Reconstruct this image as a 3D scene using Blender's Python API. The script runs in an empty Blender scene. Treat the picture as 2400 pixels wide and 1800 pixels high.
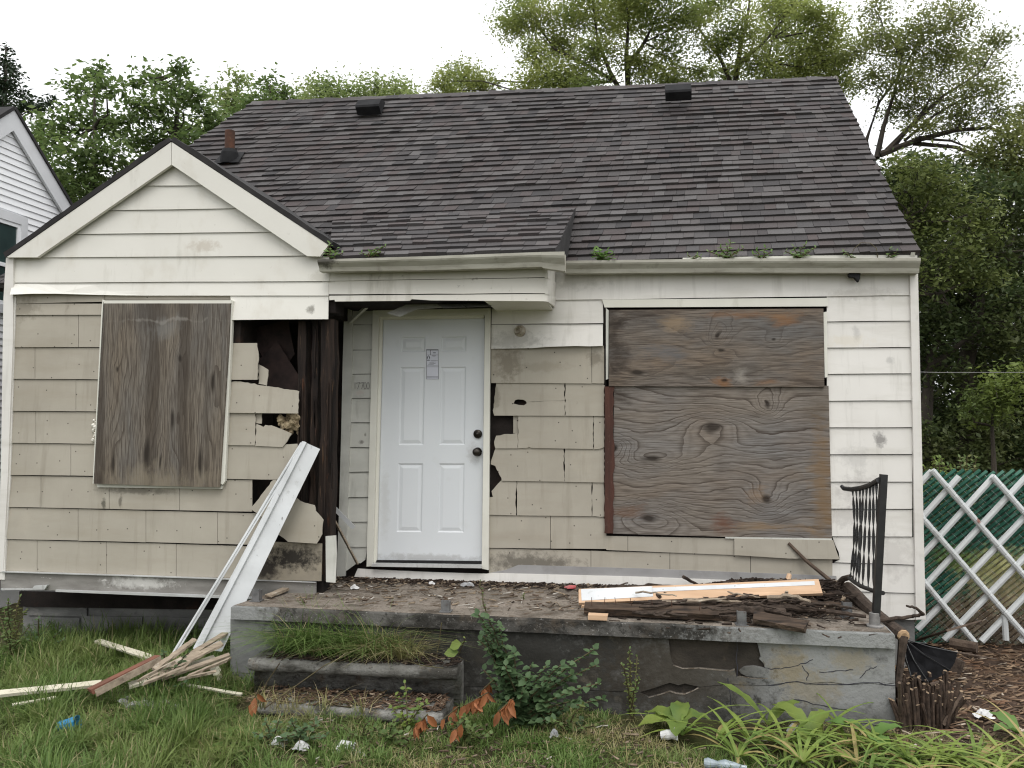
import bpy, math, random
import numpy as np
from mathutils import Vector, Matrix
rnd = random.Random(7)
R = math.radians
scene = bpy.context.scene
COL = scene.collection
# ------------------------------------------------------------------ camera
F = 1942.0; PITCH = R(2.6); YAW = R(8.5)          # focal length in photograph pixels (2400 x 1800)
CAM = Vector((0.0, -6.7, 1.9))
cd = bpy.data.cameras.new('camera'); cam = bpy.data.objects.new('camera', cd); COL.objects.link(cam)
cam.location = CAM; cam.rotation_euler = (R(90) + PITCH, 0, YAW)
cd.sensor_width = 36; cd.lens = 36 * F / 2400; cd.clip_start = 0.05; cd.clip_end = 2000
scene.camera = cam
# ------------------------------------------------------------------ sky and sun (bright overcast)
SUN_EL, SUN_AZ = R(58), R(165)
w = bpy.data.worlds.new('World'); scene.world = w; w.use_nodes = True
nt = w.node_tree; nt.nodes.clear()
sky = nt.nodes.new('ShaderNodeTexSky'); sky.sky_type = 'NISHITA'; sky.sun_disc = False
sky.sun_elevation = SUN_EL; sky.sun_rotation = SUN_AZ; sky.air_density = 1.0; sky.dust_density = 4.0; sky.ozone_density = 1.0
cl = nt.nodes.new('ShaderNodeMixRGB'); cl.inputs[0].default_value = 0.9
# the even cloud deck, brighter overhead than at the horizon as overcast skies are
tcd = nt.nodes.new('ShaderNodeTexCoord'); sxyz = nt.nodes.new('ShaderNodeSeparateXYZ'); mz = nt.nodes.new('ShaderNodeMath'); mz.operation = 'MULTIPLY_ADD'; mz.use_clamp = False
mz.inputs[1].default_value = 14.5; mz.inputs[2].default_value = 6.6
mx0 = nt.nodes.new('ShaderNodeMath'); mx0.operation = 'MAXIMUM'; mx0.inputs[1].default_value = 0.0
cmb = nt.nodes.new('ShaderNodeVectorMath'); cmb.operation = 'SCALE'; cmb.inputs[0].default_value = (1.0, 1.005, 1.015)
nt.links.new(tcd.outputs['Generated'], sxyz.inputs[0]); nt.links.new(sxyz.outputs[2], mx0.inputs[0]); nt.links.new(mx0.outputs[0], mz.inputs[0]); nt.links.new(mz.outputs[0], cmb.inputs[3]); nt.links.new(cmb.outputs[0], cl.inputs[2])
bg = nt.nodes.new('ShaderNodeBackground'); bg.inputs[1].default_value = 0.125
wo = nt.nodes.new('ShaderNodeOutputWorld')
nt.links.new(sky.outputs[0], cl.inputs[1]); nt.links.new(cl.outputs[0], bg.inputs[0]); nt.links.new(bg.outputs[0], wo.inputs[0])
sd = bpy.data.lights.new('sun', 'SUN'); sd.energy = 0.9; sd.angle = R(25); sd.color = (1, .97, .92)
sun = bpy.data.objects.new('sun', sd); COL.objects.link(sun)
sun.rotation_euler = (R(90) - SUN_EL, 0, R(180) - SUN_AZ)
sun.location = (0, -5, 12)
scene.view_settings.view_transform = 'Standard'; scene.view_settings.look = 'None'
scene.view_settings.exposure = 0.03; scene.view_settings.gamma = 1.0
scene.cycles.filter_width = 1.15; scene.cycles.max_bounces = 6; scene.cycles.transparent_max_bounces = 8

# ------------------------------------------------------------------ pixel rays -> points on real planes
def ray(px, py):
    u = (px - 1200) / F; v = (900 - py) / F
    fw = math.cos(PITCH) - v * math.sin(PITCH); up = v * math.cos(PITCH) + math.sin(PITCH)
    return Vector((u * math.cos(YAW) - fw * math.sin(YAW), u * math.sin(YAW) + fw * math.cos(YAW), up))
def at(px, py, Y):
    d = ray(px, py); return CAM + d * ((Y - CAM.y) / d.y)
def atz(px, py, z):
    d = ray(px, py); return CAM + d * ((z - CAM.z) / d.z)
def atx(px, py, x):
    d = ray(px, py); return CAM + d * ((x - CAM.x) / d.x)
def atpl(px, py, P, N):
    d = ray(px, py); return CAM + d * ((P - CAM).dot(N) / d.dot(N))
def proj(P):
    q = P - CAM
    fx = q.x * math.cos(YAW) + q.y * math.sin(YAW); fy = -q.x * math.sin(YAW) + q.y * math.cos(YAW)
    f = fy * math.cos(PITCH) + q.z * math.sin(PITCH); u = -fy * math.sin(PITCH) + q.z * math.cos(PITCH)
    return 1200 + F * fx / f, 900 - F * u / f

# ------------------------------------------------------------------ materials
def nd(nt, kind, ins=None, **props):
    n = nt.nodes.new(kind)
    for k, v in props.items(): setattr(n, k, v)
    for k, v in (ins or {}).items():
        s = n.inputs[k]
        if isinstance(v, bpy.types.NodeSocket): nt.links.new(v, s)
        else: s.default_value = v
    return n
def mth(nt, op, a, b=None, c=None, clamp=False):
    ins = {0: a}
    if b is not None: ins[1] = b
    if c is not None: ins[2] = c
    n = nd(nt, 'ShaderNodeMath', ins, operation=op); n.use_clamp = clamp
    return n.outputs[0]
def c4(c): return (c[0], c[1], c[2], 1.0)
def mixc(nt, f, a, b, mode='MIX'):
    n = nd(nt, 'ShaderNodeMixRGB', {0: f, 1: c4(a) if isinstance(a, tuple) else a, 2: c4(b) if isinstance(b, tuple) else b}, blend_type=mode)
    return n.outputs[0]
def scaled(nt, v, s, off=(0, 0, 0)):
    return nd(nt, 'ShaderNodeVectorMath', {0: v, 1: s, 2: off}, operation='MULTIPLY_ADD').outputs[0]
def noise(nt, v, scale=1.0, detail=4, rough=.55, dist=0.0):
    return nd(nt, 'ShaderNodeTexNoise', {'Vector': v, 'Scale': scale, 'Detail': detail, 'Roughness': rough, 'Distortion': dist}).outputs[0]
def maprange(nt, v, lo, hi, a=0.0, b=1.0):
    return nd(nt, 'ShaderNodeMapRange', {0: v, 1: lo, 2: hi, 3: a, 4: b}).outputs[0]
def newmat(name):
    m = bpy.data.materials.new(name); m.use_nodes = True; nt = m.node_tree
    return m, nt, nt.nodes['Principled BSDF'], nd(nt, 'ShaderNodeNewGeometry')
def surf(name, c1, c2=None, ns=(3, 3, 3), lo=.35, hi=.65, stains=(), blobs=(), rough=.8, bump=0.0, bs=(60, 60, 60), specks=None, island=0.0, spec=.3, metal=0.0, detail=5):
    """plain material: two-colour noise, thresholded stains (colour, scale, lo, hi, amount), smudges with a place of their own, nail-head specks"""
    m, nt, bs_, geo = newmat(name); P = geo.outputs['Position']
    col = mixc(nt, maprange(nt, noise(nt, scaled(nt, P, ns), 1, detail), lo, hi), c1, c2 or c1)
    for k, (c, s, l, h, a) in enumerate(stains):
        f = maprange(nt, noise(nt, scaled(nt, P, s, (k * 7.3 + 2, k * 3.1, k * 5.7)), 1, 6, .62), l, h, 0, a)
        col = mixc(nt, f, col, c)
    for (p, r, c, a) in blobs:
        d = nd(nt, 'ShaderNodeVectorMath', {0: P, 1: tuple(p)}, operation='SUBTRACT').outputs[0]
        d = nd(nt, 'ShaderNodeVectorMath', {0: d, 1: (1 / r[0], .5, 1 / r[1])}, operation='MULTIPLY').outputs[0]
        d = nd(nt, 'ShaderNodeVectorMath', {0: d}, operation='LENGTH').outputs['Value']
        d = mth(nt, 'ADD', d, mth(nt, 'MULTIPLY_ADD', noise(nt, P, 19, 6, .7), 2.6, -1.25))
        col = mixc(nt, maprange(nt, d, .45, 1.15, a, 0), col, c)
    if specks:
        sp = nd(nt, 'ShaderNodeSeparateXYZ', {0: P}).outputs; sx = nd(nt, 'ShaderNodeCombineXYZ', {0: sp[0], 1: sp[2]}).outputs[0]
        vo = nd(nt, 'ShaderNodeTexVoronoi', {'Vector': sx, 'Scale': specks[0]}, feature='F1', voronoi_dimensions='2D').outputs['Distance']
        col = mixc(nt, maprange(nt, vo, specks[1] * .6, specks[1], .85, 0), col, specks[2] if len(specks) > 2 else (.05, .04, .035))
    if island:
        f = mth(nt, 'MULTIPLY_ADD', geo.outputs['Random Per Island'], island * 2, 1 - island)
        col = nd(nt, 'ShaderNodeVectorMath', {0: col, 3: f}, operation='SCALE').outputs[0]
    nt.links.new(col, bs_.inputs['Base Color'])
    bs_.inputs['Roughness'].default_value = rough; bs_.inputs['Specular IOR Level'].default_value = spec; bs_.inputs['Metallic'].default_value = metal
    if bump:
        b = nd(nt, 'ShaderNodeBump', {'Strength': bump, 'Distance': .01, 'Height': noise(nt, scaled(nt, P, bs), 1, 5, .6)})
        nt.links.new(b.outputs[0], bs_.inputs['Normal'])
    return m
def plywood(name, along, knots, dark, light, warm, grey, freq=16.0, wob=.55, bands=0.0, warmth=.5, blobs=(), fibre=.7, contour=1.0, st=None, warp=.16):
    """weathered plywood: contour grain that bends round knots, fibres, grey and brown weather patches"""
    m, nt, bs_, geo = newmat(name); P0_ = geo.outputs['Position']
    wc = nd(nt, 'ShaderNodeTexNoise', {'Vector': scaled(nt, P0_, (2.2, 0, 5.0) if along == 'x' else (6.0, 0, 1.8)), 'Scale': 1.0, 'Detail': 3.0, 'Roughness': .55}).outputs['Color']
    P = nd(nt, 'ShaderNodeVectorMath', {0: wc, 1: (warp, 0, warp * .7) if along == 'x' else (warp * .7, 0, warp), 2: P0_}, operation='MULTIPLY_ADD').outputs[0]
    P = nd(nt, 'ShaderNodeVectorMath', {0: P, 1: (warp * .5, 0, warp * .35) if along == 'x' else (warp * .35, 0, warp * .5)}, operation='SUBTRACT').outputs[0]
    sep = nd(nt, 'ShaderNodeSeparateXYZ', {0: P}).outputs
    a, c = (sep[0], sep[2]) if along == 'x' else (sep[2], sep[0])
    st = st or ((.6, 0, 1.7) if along == 'x' else (2.4, 0, .5))
    ph = mth(nt, 'MULTIPLY', c, freq)
    ph = mth(nt, 'MULTIPLY_ADD', noise(nt, scaled(nt, P, st, (7, 0, 3)), 1, 2.2, .5), wob, ph)
    ph = mth(nt, 'MULTIPLY_ADD', noise(nt, scaled(nt, P, tuple(5 * x for x in st), (3, 1, 9)), 1, 3, .5), wob * .07, ph)
    kd = None
    for (p, sx, sz, amp) in knots:
        d = nd(nt, 'ShaderNodeVectorMath', {0: P, 1: tuple(p)}, operation='SUBTRACT').outputs[0]
        d = nd(nt, 'ShaderNodeVectorMath', {0: d, 1: (1 / sx, 0, 1 / sz)}, operation='MULTIPLY').outputs[0]
        d = nd(nt, 'ShaderNodeVectorMath', {0: d}, operation='LENGTH').outputs['Value']
        e = mth(nt, 'POWER', 2.718, mth(nt, 'MULTIPLY', mth(nt, 'MULTIPLY', d, d), -1.0))
        ph = mth(nt, 'MULTIPLY_ADD', e, amp, ph)
        kk = maprange(nt, d, .12, .34, 1, 0); kd = kk if kd is None else mth(nt, 'MAXIMUM', kd, kk)
    ring = mth(nt, 'FRACT', ph)
    ring = maprange(nt, ring, .0, .8, 0, 1)
    tone = nd(nt, 'ShaderNodeValToRGB', {0: ring}); e = tone.color_ramp.elements
    e[0].position = 0; e[0].color = (.0, .0, .0, 1); e[1].position = 1; e[1].color = (1, 1, 1, 1)
    for p_, v_ in ((.10, .25), (.26, .8), (.55, 1.0), (.86, .75)):
        x = e.new(p_); x.color = (v_, v_, v_, 1)
    fs = (5, 0, 150) if along == 'x' else (150, 0, 5)
    fib = noise(nt, scaled(nt, P0_, fs), 1, 4, .65)
    ws = (1.3, 0, 3.2) if along == 'x' else (5.0, 0, .9)
    patch = maprange(nt, noise(nt, scaled(nt, P, ws, (5, 2, 8)), 1, 4, .55), .38, .66)
    patch2 = maprange(nt, noise(nt, scaled(nt, P, ws, (15, 2, 28)), 1, 5, .6), .5, .72, 0, warmth)
    base = mixc(nt, patch, light, grey); base = mixc(nt, patch2, base, warm)
    amt = maprange(nt, noise(nt, scaled(nt, P, (1.6, 0, 2.0), (1, 5, 2)), 1, 2), .35, .6, .6, 1)
    col = mixc(nt, mth(nt, 'MULTIPLY', mth(nt, 'MULTIPLY', mth(nt, 'SUBTRACT', 1.0, tone.outputs[0]), amt), contour), base, dark)
    col = mixc(nt, maprange(nt, fib, .42, .66, 0, fibre), col, dark)
    if bands:
        bsn = maprange(nt, noise(nt, scaled(nt, P, (7.5, 0, .25), (2, 0, 1)), 1, 2, .4), .5, .58, 0, bands)
        col = mixc(nt, bsn, col, tuple(x * .75 for x in dark))
    for (p, r_, cc, a_) in blobs:
        d = nd(nt, 'ShaderNodeVectorMath', {0: P, 1: tuple(p)}, operation='SUBTRACT').outputs[0]
        d = nd(nt, 'ShaderNodeVectorMath', {0: d, 1: (1 / r_[0], .3, 1 / r_[1])}, operation='MULTIPLY').outputs[0]
        d = nd(nt, 'ShaderNodeVectorMath', {0: d}, operation='LENGTH').outputs['Value']
        d = mth(nt, 'ADD', d, mth(nt, 'MULTIPLY_ADD', noise(nt, scaled(nt, P, (5, 5, 14) if along == 'x' else (14, 5, 5)), 1, 6, .72), 3.4, -1.6))
        col = mixc(nt, maprange(nt, d, .25, 1.15, a_ * .85, 0), col, cc)
    if kd is not None: col = mixc(nt, mth(nt, 'MULTIPLY', kd, .85), col, tuple(x * .4 for x in dark))
    nt.links.new(col, bs_.inputs['Base Color']); bs_.inputs['Roughness'].default_value = .85; bs_.inputs['Specular IOR Level'].default_value = .2
    b = nd(nt, 'ShaderNodeBump', {'Strength': .5, 'Distance': .004, 'Height': mth(nt, 'ADD', fib, ring)}); nt.links.new(b.outputs[0], bs_.inputs['Normal'])
    return m
def leafmat(name, c1, c2, c3=None, trans=.35, rough=.55, ns=1.5, patch=None):
    """leaf or blade: colour per leaf, drifting over the plant, light passing through"""
    m, nt, bs_, geo = newmat(name)
    r = geo.outputs['Random Per Island']
    col = mixc(nt, r, c1, c2)
    if c3: col = mixc(nt, maprange(nt, noise(nt, geo.outputs['Position'], ns, 3), .48, .66), col, c3)
    if patch: col = mixc(nt, maprange(nt, mth(nt, 'FRACT', mth(nt, 'MULTIPLY', r, 37.0)), 1 - patch[1], 1 - patch[1] + .01), col, patch[0])
    bs_.inputs['Roughness'].default_value = rough; bs_.inputs['Specular IOR Level'].default_value = .3
    nt.links.new(col, bs_.inputs['Base Color'])
    tr = nd(nt, 'ShaderNodeBsdfTranslucent', {0: col}); mx = nd(nt, 'ShaderNodeMixShader', {0: trans})
    nt.links.new(bs_.outputs[0], mx.inputs[1]); nt.links.new(tr.outputs[0], mx.inputs[2])
    nt.links.new(mx.outputs[0], nt.nodes['Material Output'].inputs[0])
    return m

# ------------------------------------------------------------------ mesh building
class MB:
    def __init__(s): s.v = []; s.f = []; s.mi = []; s.cur = 0
    def add(s, vs, fs):
        o = len(s.v); s.v += [Vector(p) for p in vs]
        for f in fs: s.f.append(tuple(i + o for i in f)); s.mi.append(s.cur)
    def prism(s, front, back):
        n = len(front)
        s.add(list(front) + list(back), [tuple(range(n))[::-1], tuple(range(n, 2 * n))] + [(i, (i + 1) % n, n + (i + 1) % n, n + i) for i in range(n)])
    def box(s, a, b):
        x0, y0, z0 = a; x1, y1, z1 = b
        s.prism([Vector((x0, y0, z0)), Vector((x1, y0, z0)), Vector((x1, y0, z1)), Vector((x0, y0, z1))],
                [Vector((x0, y1, z0)), Vector((x1, y1, z0)), Vector((x1, y1, z1)), Vector((x0, y1, z1))])
    def piece(s, pts, Y, th=.008, lap=0.0, yt=None, yb=None):
        """slab whose outline is given in photograph pixels, standing on the wall plane Y; lap brings the lower edge forward"""
        yt = min(p[1] for p in pts) if yt is None else yt; yb = max(p[1] for p in pts) if yb is None else yb
        fr = []
        for (x, y) in pts:
            k = (y - yt) / max(1e-6, yb - yt)
            fr.append(at(x, y, Y - th - lap * k))
        s.prism(fr, [p + Vector((0, th, 0)) for p in fr])
    def beam(s, A, B, w, t, up=Vector((0, 0, 1)), seg=1, jag=0.0, bend=0.0, w2=None):
        A = Vector(A); B = Vector(B); d = (B - A).normalized(); side = d.cross(up).normalized(); nrm = side.cross(d).normalized()
        rings = []
        for i in range(seg + 1):
            k = i / seg; ww = w + ((w2 if w2 is not None else w) - w) * k
            c = A.lerp(B, k) + nrm * bend * math.sin(math.pi * k)
            j = [rnd.uniform(-jag, jag) for _ in range(4)]
            sl = [rnd.uniform(-1, 1) * jag * 3 if i in (0, seg) else 0 for _ in range(4)]
            rings.append([c + side * (ww / 2 + j[0]) + nrm * (t / 2) + d * sl[0], c - side * (ww / 2 + j[1]) + nrm * (t / 2) + d * sl[1], c - side * (ww / 2 + j[2]) - nrm * t / 2 + d * sl[2], c + side * (ww / 2 + j[3]) - nrm * t / 2 + d * sl[3]])
        s.loft(rings)
    def loft(s, rings, closed=True, cap=True):
        n = len(rings[0]); vs = [p for r in rings for p in r]; fs = []
        for i in range(len(rings) - 1):
            for j in range(n if closed else n - 1):
                fs.append((i * n + j, i * n + (j + 1) % n, (i + 1) * n + (j + 1) % n, (i + 1) * n + j))
        if cap and closed: fs += [tuple(range(n))[::-1], tuple(range((len(rings) - 1) * n, len(rings) * n))]
        s.add(vs, fs)
    def tube(s, pts, rad, n=6):
        pts = [Vector(p) for p in pts]; rings = []
        ref = Vector((0, 0, 1))
        for i, p in enumerate(pts):
            d = (pts[min(i + 1, len(pts) - 1)] - pts[max(i - 1, 0)]).normalized()
            rf = ref if abs(d.z) < .9 else Vector((1, 0, 0))
            a = d.cross(rf).normalized(); b = a.cross(d).normalized()
            r = rad[i] if isinstance(rad, (list, tuple)) else rad
            rings.append([p + a * r * math.cos(2 * math.pi * k / n) + b * r * math.sin(2 * math.pi * k / n) for k in range(n)])
        s.loft(rings)
    def lathe(s, c, prof, axis=Vector((0, 0, 1)), n=20):
        axis = Vector(axis).normalized(); a = axis.orthogonal().normalized(); b = axis.cross(a)
        s.loft([[Vector(c) + axis * h + (a * math.cos(2 * math.pi * k / n) + b * math.sin(2 * math.pi * k / n)) * r for k in range(n)] for r, h in prof])
    def build(s, name, mat, parent=None, smooth=False, kind=None):
        me = bpy.data.meshes.new(name); o = bpy.data.objects.new(name, me)
        root = parent
        while root is not None and root.parent is not None: root = root.parent
        if root is None:
            xs = [p.x for p in s.v]; ys = [p.y for p in s.v]
            org = Vector(((min(xs) + max(xs)) / 2, (min(ys) + max(ys)) / 2, min(p.z for p in s.v))); o.location = org
        else: org = Vector(root.location)
        me.from_pydata([tuple(p - org) for p in s.v], [], s.f)
        mats = mat if isinstance(mat, (list, tuple)) else [mat]
        for m_ in mats: me.materials.append(m_)
        if len(mats) > 1: me.polygons.foreach_set('material_index', s.mi)
        import bmesh
        bm = bmesh.new(); bm.from_mesh(me); bmesh.ops.recalc_face_normals(bm, faces=bm.faces); bm.to_mesh(me); bm.free()
        if smooth: me.polygons.foreach_set('use_smooth', [True] * len(me.polygons))
        if parent is not None: o.parent = parent
        if kind: o['kind'] = kind
        COL.objects.link(o); return o
def thing(name, label, cat, loc=(0, 0, 0), group=None):
    o = bpy.data.objects.new(name, None); o.empty_display_size = .2; o.location = loc; COL.objects.link(o)
    return tag(o, label, cat, group)
def tag(o, label, cat, group=None):
    o['label'] = label; o['category'] = cat
    if group: o['group'] = group
    return o
def npmesh(name, V, faces, mat, parent=None, kind=None, sizes=None):
    """big mesh from numpy: V (n,3); faces (m,k)"""
    V = np.asarray(V, dtype=np.float64); faces = np.asarray(faces, dtype=np.int32)
    me = bpy.data.meshes.new(name); o = bpy.data.objects.new(name, me)
    root = parent
    while root is not None and root.parent is not None: root = root.parent
    org = np.array(root.location) if root is not None else np.array([V[:, 0].mean(), V[:, 1].mean(), V[:, 2].min()])
    if root is None: o.location = Vector(org)
    V = V - org
    m, k = faces.shape
    me.vertices.add(len(V)); me.vertices.foreach_set('co', V.astype(np.float32).ravel())
    me.loops.add(m * k); me.loops.foreach_set('vertex_index', faces.ravel())
    me.polygons.add(m); me.polygons.foreach_set('loop_start', np.arange(0, m * k, k, dtype=np.int32))
    try: me.polygons.foreach_set('loop_total', np.full(m, k, dtype=np.int32))
    except Exception: pass
    me.update(calc_edges=True); me.validate()
    me.materials.append(mat)
    if parent is not None: o.parent = parent
    if kind: o['kind'] = kind
    COL.objects.link(o); return o
def rowpoly(xlt, xrt, ytl, ytr, xlb, xrb, ybl, ybr, n=8, wob=.5, r=rnd):
    """a siding course in pixels: straight top, slightly wavering lower edge"""
    top = [(xlt + (xrt - xlt) * i / n, ytl + (ytr - ytl) * i / n) for i in range(n + 1)]
    bot = [(xlb + (xrb - xlb) * i / n, ybl + (ybr - ybl) * i / n + r.uniform(-wob, wob)) for i in range(n + 1)]
    return top + bot[::-1]
def ribbon(mb, pts, Y, wpx=1.2, th=.0012):
    """thin stroke of paint or ink on the plane Y, pixel points"""
    for (x0, y0), (x1, y1) in zip(pts[:-1], pts[1:]):
        L = math.hypot(x1 - x0, y1 - y0) or 1; nx, ny = -(y1 - y0) / L * wpx / 2, (x1 - x0) / L * wpx / 2
        mb.piece([(x0 + nx, y0 + ny), (x1 + nx, y1 + ny), (x1 - nx, y1 - ny), (x0 - nx, y0 - ny)], Y, th)
# ================================================================== HOUSE
YL = -0.6                                            # front plane of the projecting left block; the main wall is Y = 0
GRIME = (.17, .155, .125)
def W(x, y, Y=0.0): return at(x, y, Y)
m_white = surf('white_siding_paint', (.72, .70, .66), (.66, .64, .60), (2, 2, 2), stains=[((.34, .325, .28), (11, 11, .8), .54, .78, .5), (GRIME, (5, 5, 4), .62, .8, .35), ((.5, .48, .42), (1.5, 1.5, 7), .52, .7, .45)],
    blobs=[(W(2061, 1027), (.045, .07), (.2, .19, .18), .8), (W(2000, 1075), (.12, .1), (.4, .39, .37), .4), (W(2006, 780), (.03, .07), (.4, .39, .37), .5), (W(2085, 845), (.03, .03), (.42, .41, .39), .6),
           (W(2010, 1150), (.2, .12), (.35, .33, .31), .45), (W(1980, 1210), (.1, .1), (.35, .33, .31), .4), (W(2020, 690), (.3, .05), (.42, .40, .36), .5), (W(1200, 800), (.28, .08), (.28, .27, .24), .5), (W(1350, 655), (.3, .09), (.38, .37, .33), .45),
           (W(2090, 1300), (.14, .2), (.4, .38, .35), .4), (W(1985, 800), (.2, .05), (.6, .52, .36), .25)], rough=.45, bump=.05, bs=(20, 20, 8), spec=.35)
m_gable = surf('cream_siding_paint', (.70, .685, .63), (.655, .64, .585), (1.5, 1.5, 2), stains=[((.5, .46, .38), (3, 3, 2), .55, .75, .5), ((.36, .34, .28), (8, 8, 1.2), .6, .8, .45), ((.3, .28, .23), (20, 20, 20), .66, .74, .35)],
    blobs=[(W(480, 577, YL), (.13, .05), (.45, .40, .33), .6), (W(732, 727, YL), (.035, .04), (.2, .19, .16), .8), (W(750, 650, YL), (.1, .05), (.4, .38, .32), .4)], rough=.5, bump=.04, bs=(20, 20, 8))
m_fascia = surf('stained_fascia_paint', (.66, .64, .58), (.6, .58, .52), (2, 2, 3), stains=[((.3, .28, .22), (8, 8, 1.2), .52, .75, .6), (GRIME, (14, 14, 18), .64, .74, .6)], rough=.55, bump=.05)
m_gutter = surf('dirty_shaded_gutter_paint', (.44, .43, .37), (.35, .335, .285), (3, 3, 10), stains=[((.2, .19, .14), (5, 5, 26), .5, .75, .65), ((.12, .11, .085), (11, 4, 9), .6, .75, .5)],
    blobs=[(W(775, 620, YL), (.12, .06), (.06, .055, .045), .9)], rough=.5, bump=.05)  # base colour darkened for the shade on the gutter face; stains are dirt
TB = []
m_tan = surf('tan_cement_shingle', (.40, .37, .31), (.352, .324, .27), (2.5, 2.5, 2.5), stains=[((.24, .215, .17), (14, 14, 1.3), .55, .76, .5), ((.30, .265, .205), (1.2, 1.2, 6), .5, .78, .55), ((.48, .43, .35), (5, 5, 2), .6, .8, .4), ((.16, .145, .115), (9, 9, 5), .68, .8, .5)],
    blobs=[(W(1190, 850), (.13, .16), (.20, .175, .135), .75), (W(1235, 1318), (.42, .09), (.10, .09, .075), .75), (W(1160, 930), (.05, .1), (.2, .18, .14), .6), (W(1270, 860), (.25, .05), (.27, .245, .19), .5), (W(1395, 840), (.07, .07), (.15, .13, .1), .6), (W(246, 1180, YL), (.02, .05), (.08, .075, .06), .8), (W(285, 1175, YL), (.015, .05), (.1, .09, .07), .7),
           (W(330, 1150, YL), (.35, .03), (.1, .09, .07), .6), (W(60, 725, YL), (.15, .09), (.2, .18, .14), .6), (W(700, 1345, YL), (.2, .05), (.1, .09, .07), .5)],
    rough=.9, bump=.12, bs=(70, 70, 9), specks=(5.0, .032), spec=.15)
m_mould = surf('mould_blackened_shingle', (.30, .265, .205), (.24, .215, .17), (3, 3, 3), stains=[((.1, .09, .075), (5, 5, 5), .5, .75, .6)],
    blobs=[(W(690, 1305, YL), (.26, .1), (.022, .02, .018), .95), (W(625, 1330, YL), (.15, .1), (.035, .03, .028), .9)], rough=.95, bump=.15, spec=.1)
m_strip = surf('grey_white_worn_paint', (.60, .60, .55), (.5, .5, .455), (3, 3, 5), stains=[((.3, .29, .25), (12, 12, 2.5), .55, .75, .6)],
    blobs=[(W(849, 1036), (.02, .02), (.2, .19, .17), .9), (W(857, 1018), (.012, .02), (.22, .21, .18), .8), (W(846, 920), (.05, .02), (.5, .42, .38), .4)], rough=.7, bump=.1)
m_trim = surf('white_trim_paint', (.70, .69, .62), (.64, .63, .56), (3, 3, 3), stains=[((.38, .36, .3), (10, 10, 2), .62, .8, .5)], rough=.45)
m_door = surf('white_steel_door', (.66, .685, .70), (.64, .665, .685), (2, 2, 2), stains=[((.5, .5, .48), (4, 4, 3), .6, .8, .35)], blobs=[(W(1108, 1060), (.07, .10), (.36, .35, .33), .4), (W(1000, 1308), (.5, .035), (.34, .33, .31), .5), (W(900, 1180), (.05, .3), (.5, .5, .48), .4)], rough=.35, spec=.45)
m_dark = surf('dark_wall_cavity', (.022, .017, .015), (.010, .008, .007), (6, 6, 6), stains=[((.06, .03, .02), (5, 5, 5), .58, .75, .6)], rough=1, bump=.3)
m_rot = surf('charred_rotten_wood', (.036, .024, .018), (.011, .008, .007), (14, 14, 1.2), lo=.4, hi=.62, stains=[((.20, .125, .075), (40, 40, 3), .60, .72, .75), ((.12, .045, .02), (15, 15, 4), .62, .75, .7)], rough=.95, bump=.9, bs=(60, 60, 5))
m_tar = surf('torn_tar_paper', (.05, .032, .028), (.022, .016, .015), (9, 9, 9), rough=.9, bump=.4, bs=(12, 12, 12))
m_insul = surf('matted_insulation', (.42, .34, .22), (.2, .15, .09), (22, 22, 22), lo=.4, hi=.6, stains=[((.06, .045, .03), (30, 30, 30), .58, .68, .8)], rough=1, bump=1.0, bs=(70, 70, 70))
m_greybd = surf('grey_weathered_board', (.27, .26, .24), (.19, .18, .165), (3, 3, 14), stains=[((.6, .59, .56), (8, 8, 30), .64, .68, .85), ((.1, .09, .08), (6, 6, 12), .6, .75, .5)],
    blobs=[(W(330, 1365, YL), (.32, .05), (.62, .61, .58), .75)], rough=.9, bump=.25)
m_alu = surf('bright_aluminium_flashing', (.66, .67, .67), (.5, .5, .49), (3, 3, 6), stains=[((.25, .24, .22), (16, 16, 3), .6, .75, .6)], rough=.4, metal=.35, spec=.5)
m_galv = surf('dull_grey_flashing', (.31, .305, .30), (.25, .245, .24), (3, 3, 6), stains=[((.16, .15, .14), (5, 5, 5), .55, .75, .6)], rough=.6)
m_found = surf('grey_foundation_paint', (.22, .22, .21), (.13, .13, .127), (3, 3, 5), stains=[((.26, .25, .235), (5, 5, 9), .56, .66, .8), ((.03, .03, .028), (7, 7, 7), .6, .75, .7)], rough=.95, bump=.3)
m_black = surf('black_plastic', (.012, .012, .013), (.022, .022, .023), (9, 9, 9), rough=.8, spec=.15)
m_rust = surf('rusted_iron_pipe', (.10, .045, .028), (.05, .028, .02), (12, 12, 12), stains=[((.25, .18, .12), (25, 25, 25), .62, .7, .7)], rough=.9, bump=.3)
m_knob = surf('dark_bronze_metal', (.06, .052, .045), (.04, .036, .03), (20, 20, 20), rough=.3, metal=.8, spec=.5)
m_roof, nt_, bs__, geo_ = newmat('charcoal_asphalt_shingle')
rr_ = nd(nt_, 'ShaderNodeValToRGB', {0: geo_.outputs['Random Per Island']}); rr_.color_ramp.interpolation = 'LINEAR'; el_ = rr_.color_ramp.elements
el_[0].color = (.058, .056, .057, 1); el_[1].color = (.118, .113, .112, 1)
for p_, c_ in ((.25, (.072, .067, .067)), (.45, (.088, .074, .072)), (.62, (.084, .081, .081)), (.82, (.10, .092, .09))): x_ = el_.new(p_); x_.color = c4(c_)
gr_ = noise(nt_, scaled(nt_, geo_.outputs['Position'], (170, 170, 170)), 1, 3)
cc_ = mixc(nt_, maprange(nt_, gr_, .4, .7, 0, .5), rr_.outputs[0], (.026, .025, .026)); cc_ = mixc(nt_, maprange(nt_, noise(nt_, scaled(nt_, geo_.outputs['Position'], (1.3, 1.3, 1.3)), 1, 3), .45, .7, 0, .35), cc_, (.06, .052, .05))
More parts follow.
